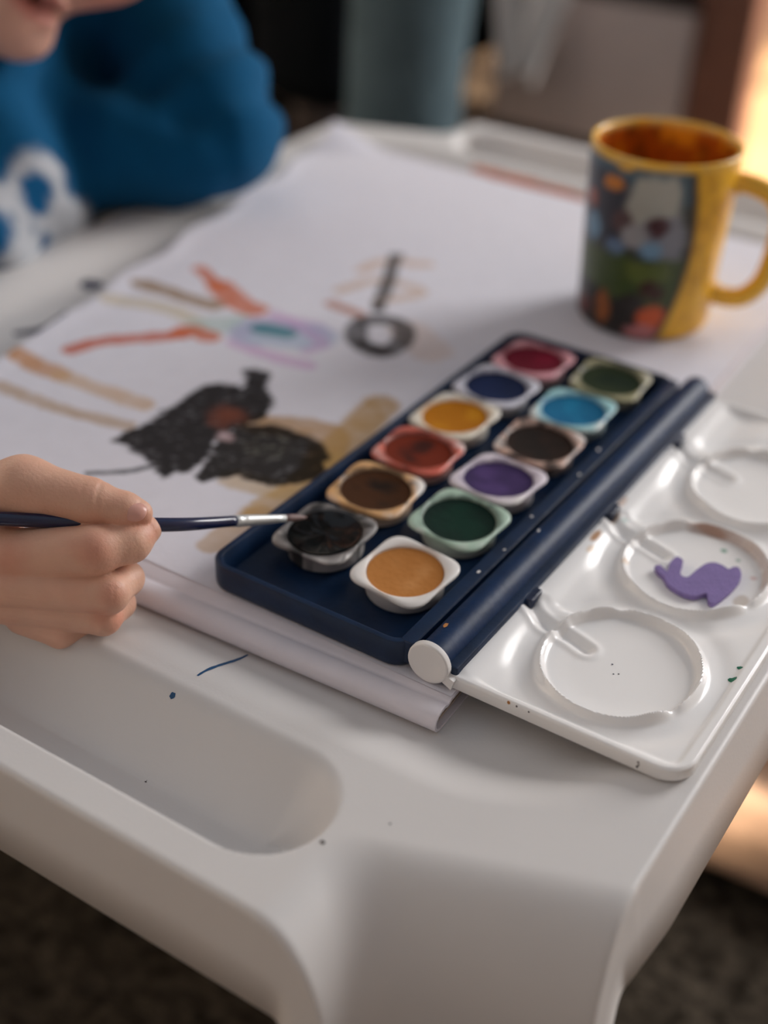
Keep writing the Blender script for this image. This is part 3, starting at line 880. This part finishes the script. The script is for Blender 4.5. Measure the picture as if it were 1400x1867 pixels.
# ------------------------------------------------------------------ mug
MGX, MGY, MGZ, MH = 3.5, 31.9, 0.97, 9.3
mug = empty('mug', (MGX, MGY, MGZ))
tag(mug, 'yellow mug with a dark picture print standing on the painted page', 'mug')
nA = 128
outp = [(0.5, 0.02), (3.0, 0.0), (3.25, 0.05), (3.38, 0.2)] + [(3.40 + 0.36 * t, MH * t) for t in np.linspace(0.04, 0.97, 40)] + [(3.76, MH - 0.12), (3.73, MH - 0.03), (3.66, MH), (3.56, MH - 0.02), (3.50, MH - 0.12)] + [(3.46 - 0.3 * (1 - t), MH * t) for t in np.linspace(0.95, 0.08, 26)] + [(2.9, 0.45), (2.0, 0.38), (0.3, 0.36)]
an = np.linspace(0, 2 * math.pi, nA, endpoint=False)
V, F = loft([[(r * math.cos(a), r * math.sin(a), z) for a in an] for r, z in outp], True, True)
MV = np.array(V)
phi = (np.degrees(np.arctan2(MV[:, 1], MV[:, 0])) + 70 + 180) % 360 - 180
hh = MV[:, 2] / MH
nro = np.repeat(np.arange(len(outp)), nA)
outer = nro < 45
mc = np.repeat(np.array([lin((240, 184, 54))]), len(MV), 0)
mn = fbm(MV + 5, 0.7, 4); mn2 = fbm(MV + 60, 1.6, 3)
def mlay(m, rgb):
    global mc
    mc = mc * (1 - m[:, None]) + np.array(lin(rgb)) * m[:, None]
border = 22 + 13 * np.sin(np.clip(hh, 0, 1) * math.pi) - 8 * (1 - hh)
PR_ = outer * smooth(border + 2, border - 1, phi) * (phi > -170) * smooth(0.975, 0.955, hh + 0.03 * np.exp(-((phi + 28) / 10) ** 2))
PIC = [(-40, 0.90, 90, 0.2, (74, 98, 112)), (-45, 0.7, 60, 0.22, (48, 50, 60)), (-4, 0.78, 22, 0.19, (172, 172, 162)), (10, 0.6, 20, 0.14, (128, 130, 140)), (-37, 0.85, 10, 0.04, (206, 128, 40)),
       (-25, 0.66, 10, 0.07, (84, 62, 62)), (-14, 0.60, 12, 0.07, (150, 150, 152)), (3, 0.66, 9, 0.07, (74, 34, 40)), (-57, 0.57, 14, 0.08, (100, 140, 168)), (0, 0.53, 9, 0.055, (118, 152, 180)), (-30, 0.51, 9, 0.05, (96, 120, 150)), (-62, 0.72, 8, 0.05, (150, 70, 40)),
       (-30, 0.33, 110, 0.16, (66, 82, 40)), (0, 0.40, 20, 0.07, (92, 104, 48)), (6, 0.30, 12, 0.06, (62, 34, 22)), (-40, 0.10, 80, 0.15, (30, 24, 18)), (-10, 0.22, 12, 0.07, (44, 38, 34)), (-34, 0.15, 8, 0.1, (150, 84, 30)), (8, 0.14, 14, 0.075, (204, 88, 34)), (-60, 0.1, 8, 0.06, (110, 40, 26)), (4, 0.05, 18, 0.045, (186, 118, 118))]
mlay(PR_, (60, 66, 62))
for a, h, ra, rh, rgb in PIC:
    d = np.hypot((phi - a) / ra, (hh - h) / rh) + (mn2 - 0.5) * 0.7
    mlay(PR_ * smooth(1.1, 0.75, d), rgb)
mlay(outer * np.exp(-((phi - border) / 3.2) ** 2) * (hh < 0.96) * 0.85, (38, 34, 36))
inn = nro >= 49
mlay(inn * 0.9, (232, 146, 22))
mlay(inn * smooth(0.42, 0.62, mn + 0.15 * (np.abs(phi) > 100)), (176, 84, 14))
mlay(inn * smooth(0.5, 0.62, mn2) * (hh > 0.7) * 0.6, (96, 50, 14))
mlay((~inn) * (hh > 0.965) * smooth(0.4, 0.6, mn2) * 0.6, (228, 196, 120))
mlay(outer * (1 - PR_) * smooth(0.5, 0.65, mn2) * 0.35, (176, 116, 20))
mk('mug_body', MV, F, MT['mug'], parent=mug, colors=mc)
ha = math.radians(12)
def hpt(r, z): return (r * math.cos(ha), r * math.sin(ha), z)
hp_ = spline([hpt(3.4, 7.7), hpt(4.3, 7.75), hpt(5.5, 7.3), hpt(6.1, 6.2), hpt(6.05, 4.4), hpt(5.75, 2.9), hpt(5.0, 1.95), hpt(4.1, 1.75), hpt(3.25, 1.9)], 8)
V, F = tube(hp_, list(np.interp(np.linspace(0, 1, len(hp_)), [0, 0.1, 0.5, 0.9, 1], [0.62, 0.5, 0.5, 0.5, 0.62])), 18)
mk('mug_handle', V, F, MT['handle'], parent=mug)

# ------------------------------------------------------------------ the child
# hand frame: image-sized landmarks in the plane of the hand (right, up, towards the viewer)
HO = np.array([-0.9, -1.29, 4.29]) + 0.9 * E3
K = 52.5
def H(px, py, e): return np.array([(px - 290) / K, (945 - py) / K, e])
G = grid((-9.6, -5.2, -3.6), (0.7, 2.8, 2.6), 0.075)
P = G
thumb = chain(P, [(H(-90, 925, -0.9), 1.25), (H(52, 888, 0.1), 1.03), (H(175, 913, 0.35), 0.80)], 0.5)
thumb = smin(thumb, chain(P, [(H(175, 913, 0.35), 0.77), (H(240, 930, 0.3), 0.62), (H(264, 935, 0.22), 0.47)], 0.2), 0.25)
index = chain(P, [(H(20, 1012, 0.1), 0.95), (H(188, 1002, 0.75), 0.86)], 0.3)
index = smin(index, chain(P, [(H(190, 1002, 0.72), 0.82), (H(248, 987, 0.15), 0.70), (H(274, 966, -0.25), 0.50)], 0.25), 0.22)
middle = chain(P, [(H(-5, 1062, 0.0), 0.88), (H(210, 1080, 0.42), 0.72)], 0.3)
middle = smin(middle, chain(P, [(H(210, 1080, 0.42), 0.72), (H(232, 1056, -0.65), 0.60), (H(215, 1040, -1.5), 0.5)], 0.2), 0.15)
ringf = chain(P, [(H(0, 1098, -0.4), 0.78), (H(194, 1126, -0.2), 0.63)], 0.3)
ringf = smin(ringf, chain(P, [(H(194, 1126, -0.2), 0.63), (H(214, 1104, -1.1), 0.55), (H(195, 1075, -1.8), 0.48)], 0.2), 0.15)
pinky = chain(P, [(H(42, 1124, -0.75), 0.72), (H(110, 1157, -0.55), 0.52)], 0.3)
pinky = smin(pinky, chain(P, [(H(110, 1157, -0.55), 0.52), (H(158, 1138, -1.2), 0.48), (H(150, 1112, -2.0), 0.42)], 0.2), 0.15)
palm = chain(P, [(H(0, 1000, -0.5), 1.0), (H(-190, 985, -0.9), 1.7), (H(-330, 990, -0.9), 1.9)], 0.6)
for q, r in ((H(-40, 1050, -0.6), 1.0), (H(-40, 1080, -0.8), 0.85), (H(0, 1095, -1.1), 0.75), (H(-20, 940, -0.9), 0.9)):
    palm = smin(palm, chain(P, [(q, r), (H(-190, 990, -0.9), 1.5)], 0.4), 0.7)
palm = smin(palm, chain(P, [(H(90, 1050, -1.2), 0.9), (H(60, 1100, -1.3), 0.8)], 0.4), 0.6)
D = None
for fdist, kk in ((thumb, 0.35), (index, 0.3), (middle, 0.25), (ringf, 0.25), (pinky, 0.25)):
    e = smin(palm, fdist, kk)
    D = e if D is None else smin(D, e, 0.04)
# skin creases over the thumb joint and the finger knuckles
X, Y, Z = P[..., 0], P[..., 1], P[..., 2]
for cx_, amp in ((H(168, 0, 0)[0], 0.05), (H(196, 0, 0)[0], 0.045), (H(182, 0, 0)[0], 0.02)):
    D = D + amp * np.exp(-((X - cx_ - 0.12 * (Y - 0.6)) / 0.06) ** 2) * smooth(0.1, 0.5, Y) * smooth(1.5, 1.1, Y) * (Z > 0.2)
for c in (H(196, 998, 0), H(222, 1080, 0)):
    for dx in (-0.12, 0.08):
        D = D + 0.018 * np.exp(-((X - c[0] - dx) / 0.05) ** 2) * np.exp(-((Y - c[1]) / 0.45) ** 2) * (Z > 0.3)
HV, HF = nets(G, D)
rH = np.stack([E1, E2, E3])
redk = 0
for c, r in ((H(195, 1003, 1.4), 0.8), (H(222, 1082, 1.1), 0.6), (H(200, 1122, 0.7), 0.6), (H(262, 945, 0.6), 0.6), (H(285, 970, 0.2), 0.5), (H(30, 1010, 1.0), 1.0), (H(225, 1130, 0.0), 0.6)):
    redk = np.maximum(redk, smooth(1.3, 0.2, np.linalg.norm(HV - c, axis=1) / r))
sk = np.array(lin((218, 172, 148))); skr = np.array(lin((206, 132, 108)))
mm = np.clip(0.45 * redk + 0.5 * (fbm(HV + 20, 1.2) - 0.45), 0, 1)
hcol = sk * (1 - mm[:, None]) + skr * mm[:, None]
handV = HV @ rH + HO
WR = H(-190, 988, -0.9) @ rH + HO                     # wrist in the room

# head frame
CH = np.array([-29.28, 21.71, 10.82]) - 1.1 * E1 - 1.6 * E2 + 3.0 * E3
fn = np.array([0.78, -0.52, -0.22]); fn /= np.linalg.norm(fn)
fu = E1 * 0.36 + E2 * 0.93; fu = fu - fn * (fu @ fn); fu /= np.linalg.norm(fu)
fr = np.cross(fu, fn)
def HD(x, y, z): return CH + fr * x + fu * y + fn * z
EL_L = np.array([-24.6, 31.4, 5.0]); SH_L = np.array([-33.2, 34.0, 12.8]); WR_L = np.array([-33.0, 23.5, 3.4])
SH_R = np.array([-41.0, 4.0, 10.0]); EL_R = np.array([-31.0, -15.0, 6.0])
NECK = np.array([-37.5, 19.0, 13.0]); CHEST = np.array([-35.8, 18.0, 3.0]); PEL = np.array([-41.0, 15.5, -20.0])
G = grid((-54, -22, -27), (-6, 46, 40), 0.47)
P = G
L = (P - CH) @ np.stack([fr, fu, fn]).T               # head-local
def hl(x, y, z): return np.array([x, y, z], float)
head = ell_sd(L, (0, 14.2, -7.2), (7.4, 8.2, 8.8))
head = smin(head, ell_sd(L, (0, 7.0, -4.8), (4.7, 5.4, 4.8)), 2.0)
head = smin(head, ell_sd(L, (0, 1.9, -1.5), (2.5, 1.9, 1.9)), 1.2)
for s in (-1, 1):
    head = smin(head, ell_sd(L, (3.0 * s, 7.6, -2.5), (2.4, 2.6, 2.2)), 1.2)
    head = smin(head, ell_sd(L, (7.3 * s, 9.5, -7.5), (0.9, 2.1, 1.4)), 0.3)
    head = np.maximum(head, -ell_sd(L, (3.0 * s, 10.6, 0.9), (1.5, 0.8, 0.9)))
    head = smin(head, ell_sd(L, (3.0 * s, 10.6, -0.7), (1.2, 1.0, 1.0)), 0.2)
head = smin(head, cap_sd(L, (0, 10.2, -0.2), (0, 7.3, 1.3), 0.7, 0.95), 0.8)
head = smin(head, cap_sd(L, (-1.2, 3.35, -0.25), (1.2, 3.35, -0.25), 0.45, 0.45), 0.5)
head = smin(head, cap_sd(L, (-1.5, 4.5, -0.15), (1.5, 4.5, -0.15), 0.42, 0.42), 0.4)
head = head + 0.5 * np.exp(-((L[..., 1] - 3.95) / 0.3) ** 2) * np.exp(-(L[..., 0] / 2.2) ** 2) * (L[..., 2] > -3)
body = smin(head, chain(P, [(HD(0, 5, -8), 4.0), (NECK, 4.2)], 1), 1.5)
body = smin(body, chain(P, [(NECK, 4.5), (CHEST, 6.6), (PEL, 7.0)], 2), 2.5)
body = smin(body, chain(P, [(NECK + np.array([1, 8, -1]), 3.4), (SH_L, 3.2), (EL_L, 2.6), (WR_L, 2.0)], 0.8), 1.5)
body = smin(body, chain(P, [(NECK + np.array([-1, -8, -1]), 3.4), (SH_R, 3.2), (EL_R, 2.5), (WR, 1.75)], 0.8), 1.5)
BV, BF_ = nets(G, body)
bl = (BV - CH) @ np.stack([fr, fu, fn]).T
bc = np.repeat(np.array([lin((214, 166, 146))]), len(BV), 0)
def blay(m, rgb):
    global bc
    bc = bc * (1 - m[:, None]) + np.array(lin(rgb)) * m[:, None]
blay(0.75 * smooth(1.2, 0.6, np.hypot(bl[:, 0] / 1.9, (bl[:, 1] - 3.95) / 1.0)) * (bl[:, 2] > -1.5), (190, 108, 100))
blay(0.8 * np.exp(-((bl[:, 1] - 3.95) / 0.25) ** 2) * (np.abs(bl[:, 0]) < 2.0) * (bl[:, 2] > -1.5), (104, 50, 46))
for s in (-1, 1):
    blay(0.45 * smooth(1.2, 0.2, np.hypot((bl[:, 0] - 3.6 * s) / 2.6, (bl[:, 1] - 6) / 2.4)) * (bl[:, 2] > -4), (214, 130, 112))
    e = np.hypot((bl[:, 0] - 3.0 * s) / 1.3, (bl[:, 1] - 10.5) / 0.6)
    blay(smooth(1.1, 0.9, e) * (bl[:, 2] > -2), (236, 232, 228))
    blay(smooth(0.65, 0.5, np.hypot(bl[:, 0] - 3.0 * s, bl[:, 1] - 10.4)) * (bl[:, 2] > -2), (58, 40, 30))
    blay(0.8 * smooth(1.1, 0.7, np.hypot((bl[:, 0] - 3.1 * s) / 2.0, (bl[:, 1] - 12.2) / 0.4)) * (bl[:, 2] > -3), (92, 62, 40))
nb = len(BV)
person = mk('person', np.vstack([BV, handV]), BF_.tolist() + (HF + nb).tolist(), MT['skin'], colors=np.vstack([bc, hcol]), fix=False)
tag(person, 'child in blue sweatshirt bending over the tray and holding the brush', 'person')
smod = person.modifiers.new('relax', 'SMOOTH'); smod.factor = 0.5; smod.iterations = 2
# thumb nail
bmn = bmesh.new(); bmesh.ops.create_uvsphere(bmn, u_segments=28, v_segments=16, radius=1)
NVn = np.array([v.co[:] for v in bmn.verts]); bmn.verts.index_update(); NF = [tuple(v.index for v in f.verts) for f in bmn.faces]; bmn.free()
ax = np.array([0.955, -0.27, -0.10]); ax /= np.linalg.norm(ax)
nz = np.array([0.18, 0.42, 0.89]); nz = nz - ax * (nz @ ax); nz /= np.linalg.norm(nz)
nyv = np.cross(nz, ax)
sq = np.sign(NVn) * np.abs(NVn) ** 0.85
nailc = H(257, 927, 0.775)
nl = nailc + sq[:, :1] * ax * 0.50 + sq[:, 1:2] * nyv * 0.40 + NVn[:, 2:3] * nz * 0.11 - (sq[:, 1:2] ** 2) * nz * 0.16 - (np.clip(sq[:, :1], 0, 1) ** 2) * nz * 0.06
o = mk('thumb_nail', nl @ rH + HO, NF, MT['nail'], parent=person); o['label'] = 'short pink thumb nail'

# sweatshirt
PN = P.reshape(-1, 3)
sw = chain(P, [(NECK + np.array([1.5, 0, -2.5]), 6.0), (CHEST, 8.6), (CHEST * 0.45 + PEL * 0.55, 9.2), (PEL + np.array([0, 0, 3]), 8.6)], 2)
armL = chain(P, [(NECK + np.array([1, 9, -2]), 4.4), (SH_L, 4.9), (EL_L + np.array([-0.3, 0, 0.1]), 4.1)], 0.8)
armL = smin(armL, chain(P, [(EL_L, 3.8), (WR_L, 3.4)], 0.8), 0.5)
armR = chain(P, [(NECK + np.array([-1, -9, -2]), 4.4), (SH_R, 4.8), (EL_R, 3.9), (WR * 0.72 + EL_R * 0.28 + np.array([0, 0, 0.9]), 2.6)], 0.8)
sw = smin(smin(sw, armL, 1.0), armR, 1.2)
sw = smin(sw, chain(P, [(NECK + np.array([0, 5, -3]), 5.2), (np.array([-34.0, 27.0, 3.5]), 4.6), (CHEST + np.array([0, 3, -4]), 6.5)], 1), 1.5)
# folds
ax1 = EL_L - SH_L; ax1 /= np.linalg.norm(ax1)
tt = (P - SH_L) @ ax1
nrm = np.linalg.norm(EL_L - SH_L)
fold = np.sin(tt * 1.5 + 0.9 * np.sin(P[..., 1] * 0.55) + 0.7 * P[..., 0]) * smooth(0.3 * nrm, 0.8 * nrm, tt) * smooth(1.35 * nrm, 1.0 * nrm, tt)
sw = sw + 0.36 * fold * (P[..., 1] > 27)
sw = sw + 0.38 * np.sin(P[..., 1] * 1.0 + 0.4 * P[..., 2] + 1.5 * np.sin(P[..., 2] * 0.25)) * (P[..., 1] < 29) * (P[..., 1] > 5)
sw = sw + 0.9 * (fbm(PN, 0.25, 2).reshape(P.shape[:3]) - 0.5)
# collar: a thick rolled hood edge round the neck
neck = chain(P, [(HD(0, 5, -8), 4.6), (NECK, 4.9)], 1)
cs = np.stack([fr, fu, fn])
qd = P - (NECK + np.array([1.2, 0.2, -0.6]))
qn = np.array([0.45, 0, 0.89])
hz = qd @ qn
pl = qd - hz[..., None] * qn
tor = np.hypot(np.linalg.norm(pl, axis=-1) - 6.2, hz) - 1.5
sw = smin(sw, tor, 0.8)
sw = smin(sw, chain(P, [(NECK + np.array([1.0, 0.5, 0.5]), 5.2), (CHEST, 7.0)], 1), 1.0)
SV_, SF_ = nets(G, sw)
sc_ = np.repeat(np.array([lin((4, 76, 116))]), len(SV_), 0)
def slay(m, rgb):
    global sc_
    sc_ = sc_ * (1 - m[:, None]) + np.array(lin(rgb)) * m[:, None]
# printed motif: pale patch with round blue openings
PC = np.array([-27.2, 18.6, 3.4])
pu = np.array([-0.25, 0.10, 0.96]); pr_ = np.array([0.55, 0.83, 0.06])
a = (SV_ - PC) @ pr_; b = (SV_ - PC) @ pu
frt = (SV_[:, 0] > -31.5) & (SV_[:, 1] > 6) & (SV_[:, 1] < 24.5)
nzp = (fbm(SV_ + 4, 0.9, 3) - 0.5)
PTCH = [(0.3, 0.9, 1.8, 2.2), (1.4, -1.4, 2.2, 2.0), (-0.8, -1.6, 2.0, 1.8), (-2.8, -0.2, 2.4, 2.2)]
pm = 0
for x, y, rx, ry in PTCH: pm = np.maximum(pm, smooth(1.1, 0.85, np.hypot((a - x) / rx, (b - y) / ry) + nzp * 0.5))
slay(pm * frt * 0.92, (188, 190, 194))
for x, y, rx, ry in [(0.3, 0.9, 0.95, 1.3), (-3.0, -0.6, 1.5, 1.5)]:
    slay(frt * smooth(1.1, 0.85, np.hypot((a - x) / rx, (b - y) / ry)), (10, 84, 130))
slay(frt * 0.6 * smooth(0.3, 0.1, np.abs(np.sin(a * 2.4 + nzp * 4))) * (np.hypot((a + 1.2) / 1.2, (b + 0.6) / 1.4) < 1), (30, 80, 120))
slay(frt * smooth(1, 0.7, np.hypot((a - 0.4) / 0.5, (b + 2.4) / 1.2)), (8, 68, 112))
shirt = mk('sweatshirt', SV_, SF_, MT['shirt'], parent=person, colors=sc_, fix=False)
shirt['label'] = 'blue sweatshirt with a pale printed motif on the chest'
sm2 = shirt.modifiers.new('relax', 'SMOOTH'); sm2.factor = 0.5; sm2.iterations = 3
# trousers, legs stretched under the tray
G2 = grid((-54, -2, -28.5), (16, 32, -8), 0.8)
T = chain(G2, [(PEL + np.array([0, 0, -1]), 7.5), (PEL + np.array([2, 0, 6]), 7.2)], 1)
T = np.maximum(T, -(G2[..., 2] + 26.9) * 1.0)
for yy in (9.0, 22.0):
    T = smin(T, chain(G2, [((-38, yy, -21.5), 5.6), ((-14, yy, -20.5), 4.9), ((7, yy, -23.2), 3.6)], 1), 1.5)
TV, TF = nets(G2, T)
mk('trousers', TV, TF, MT['jeans'], parent=person, fix=False)
# hair
G3 = grid((-62, 0, 8), (-18, 50, 44), 0.7)
L3_ = (G3 - CH) @ np.stack([fr, fu, fn]).T
hr = ell_sd(L3_, (0, 14.8, -7.9), (8.1, 8.8, 9.3)) + 0.5 * (fbm(G3.reshape(-1, 3), 0.6, 2).reshape(G3.shape[:3]) - 0.5)
face = np.maximum(-(L3_[..., 2] + 5.0 + 0 * L3_[..., 0]), L3_[..., 1] - 16.0 - 0.5 * np.sin(L3_[..., 0]))
hr = np.maximum(hr, -face)
hr = np.maximum(hr, -(L3_[..., 1] - 6.5))
HVv, HFf = nets(G3, hr)
mk('hair', HVv, HFf, MT['hair'], parent=person, fix=False)

# ------------------------------------------------------------------ second figure behind: only one trouser leg is in view
RK = np.array([-40.5, 78.5, 1.0])
G4 = grid((-90, 52, -29), (-16, 118, 178), 1.25)
def at(x, y, z): return RK + np.array([x, y, z], float)
def leg(P, hip, knee, ank): return chain(P, [(hip, 8.2), (knee, 6.2), (ank, 5.4)], 2)
hipR, hipL = at(-1, 4, 72), at(-20, 5, 72)
kR, kL = at(0.8, 0, 18), at(-30, 4, 18)
aR, aL = at(-0.6, 1, -23), at(-34, 5, -23)
tr = smin(leg(G4, hipR, kR, aR), leg(G4, hipL, kL, aL), 3)
tr = smin(tr, chain(G4, [(at(-10.5, 6, 74), 12.5), (at(-10.5, 6, 84), 12)], 1), 4)
tr = tr + 0.8 * (fbm(G4.reshape(-1, 3), 0.16, 2).reshape(G4.shape[:3]) - 0.5)
V4, F4 = nets(G4, tr)
bd = chain(G4, [(at(-10.5, 6, 80), 10), (at(-10.5, 6, 112), 12), (at(-10.5, 6, 128), 8), (at(-10.5, 6, 138), 5), (at(-10.5, 5, 148), 8.5), (at(-10.5, 5, 157), 8.8)], 3)
for s, fo_ in ((1, aR), (-1, aL)):
    bd = smin(bd, chain(G4, [(fo_, 4.5), (fo_ + np.array([4, -11, -2]), 3.2)], 1), 2)
    shd = at(-10.5, 6, 124) + np.array([0.86, -0.5, 0]) * 17 * s
    bd = smin(bd, chain(G4, [(shd, 5), (shd + np.array([3 * s, -4, -28]), 4), (shd + np.array([3 * s, -8, -50]), 3)], 2), 3)
bd = smin(bd, chain(G4, [(hipR, 6), (kR, 5), (aR, 4)], 2), 2)
bd = smin(bd, chain(G4, [(hipL, 6), (kL, 5), (aL, 4)], 2), 2)
VB, FB = nets(G4, bd)
p2 = mk('person', VB, FB, MT['skin'], colors=np.where(VB[:, 2:3] < -12, np.array([lin((30, 32, 36))]), np.array([lin((206, 160, 140))])), fix=False)
tag(p2, 'blurred person in grey-blue trousers standing behind the tray, one leg in view', 'person')
o = mk('trousers', V4, F4, MT['teal'], parent=p2, fix=False); o['label'] = 'grey-blue trousers'
top = chain(G4, [(at(-10.5, 6, 78), 13), (at(-10.5, 6, 112), 13.5), (at(-10.5, 6, 126), 8.5)], 3)
for s in (1, -1):
    shd = at(-10.5, 6, 124) + np.array([0.86, -0.5, 0]) * 17 * s
    top = smin(top, chain(G4, [(shd, 6), (shd + np.array([3 * s, -4, -28]), 5), (shd + np.array([3 * s, -7, -44]), 4)], 2), 3)
VT, FT = nets(G4, top)
mk('pullover', VT, FT, MT['sofa'], parent=p2, fix=False)

# ------------------------------------------------------------------ things far behind, all out of focus
sofa = empty('sofa', (-123.5, 136, FL + 0.7))
tag(sofa, 'black fabric sofa in the dark background behind the child', 'sofa')
for nm, cx_, cy_, cz_, sx, sy, sz, bv in [('seat', 0, 0, 20, 91.5, 70, 24, 5), ('backrest', 0, 36, 44, 118, 18, 60, 6), ('armrest', 54, 0, 30, 16, 72, 44, 5), ('armrest', -54, 0, 30, 16, 72, 44, 5)]:
    mk(nm, *box(cx_, cy_, cz_, sx, sy, sz, bv, 4), MT['sofa'], parent=sofa)
for sx in (-1, 1):
    for sy in (-1, 1):
        mk('foot', *box(52 * sx, 28 * sy, 4, 5, 5, 8.2, 0.6), MT['rail'], parent=sofa)
cab = empty('low_cabinet', (-45, 143, FL))
tag(cab, 'low cabinet with pale grey front panel and brown wooden post', 'cabinet')
mk('body', *box(-1, 1, 13, 28, 18, 22, 0.5), MT['rail'], parent=cab)
mk('front_panel', *box(-1, -9.2, 11.3, 27.5, 1.6, 18.2, 0.4), MT['panel'], parent=cab)
mk('top_rail', *box(-1, -9.0, 22.3, 28, 2.4, 3.0, 0.4), MT['rail'], parent=cab)
mk('plinth', *box(-1, -8.0, 1.0, 28, 1.6, 2.0, 0.2), MT['rail'], parent=cab)
mk('post', *box(16.8, -8.0, 29, 7.2, 5.5, 58, 0.5), MT['wood'], parent=cab)
# white cloth hanging over the cabinet front
cu, cv = np.meshgrid(np.linspace(-1, 1, 50), np.linspace(0, 1, 50), indexing='ij')
wx = -52.5 + cu * (8.5 * (1 - 0.75 * cv)) + 1.0 * cv
wz = 4.0 - 20.0 * cv - 1.5 * np.abs(cu)
wy = 125.5 - 1.2 * np.sin(cu * 7 + cv * 2) * (0.3 + cv) + 3.0 * (1 - cv) + 16 * np.maximum(0, 0.40 - cv)
V = np.stack([wx.ravel(), wy.ravel(), wz.ravel()], 1)
cl = mk('white_cloth', V, gfaces(50, 50), MT['cloth'], fix=False)
so = cl.modifiers.new('thickness', 'SOLIDIFY'); so.thickness = 0.4 * S; so.offset = 0
tag(cl, 'crumpled white cloth hanging down in front of the grey cabinet', 'cloth')
# blanket on the floor beside the tray, a strip of sun across it
nx, ny = 90, 110
bu, bvv = np.meshgrid(np.linspace(0, 1, nx), np.linspace(0, 1, ny), indexing='ij')
bx_ = 11 + 50 * bu + 1.2 * np.sin(bvv * 9); by_ = 22.5 + 60 * bvv + 1.0 * np.sin(bu * 11)
q = np.stack([bx_.ravel(), by_.ravel(), 0 * bx_.ravel()], 1)
edge = np.minimum(np.minimum(bu, 1 - bu) * 50, np.minimum(bvv, 1 - bvv) * 60).ravel()
bz_ = FL + 1.7 + smooth(0, 1.6, edge) * (0.7 + 2.6 * fbm(q + 70, 0.16, 2) ** 1.5)
bz_ = bz_ + 0.8 * np.sin(by_.ravel() * 0.9 + 0.15 * bx_.ravel()) * smooth(0, 3, edge) * 0.6
q[:, 2] = bz_
bk = mk('blanket', q, gfaces(nx, ny), MT['blanket'], fix=False)
so = bk.modifiers.new('thickness', 'SOLIDIFY'); so.thickness = 0.5 * S; so.offset = -1
tag(bk, 'beige blanket in a strip of sun on the floor right of the tray', 'blanket')
bpy.context.view_layer.update()
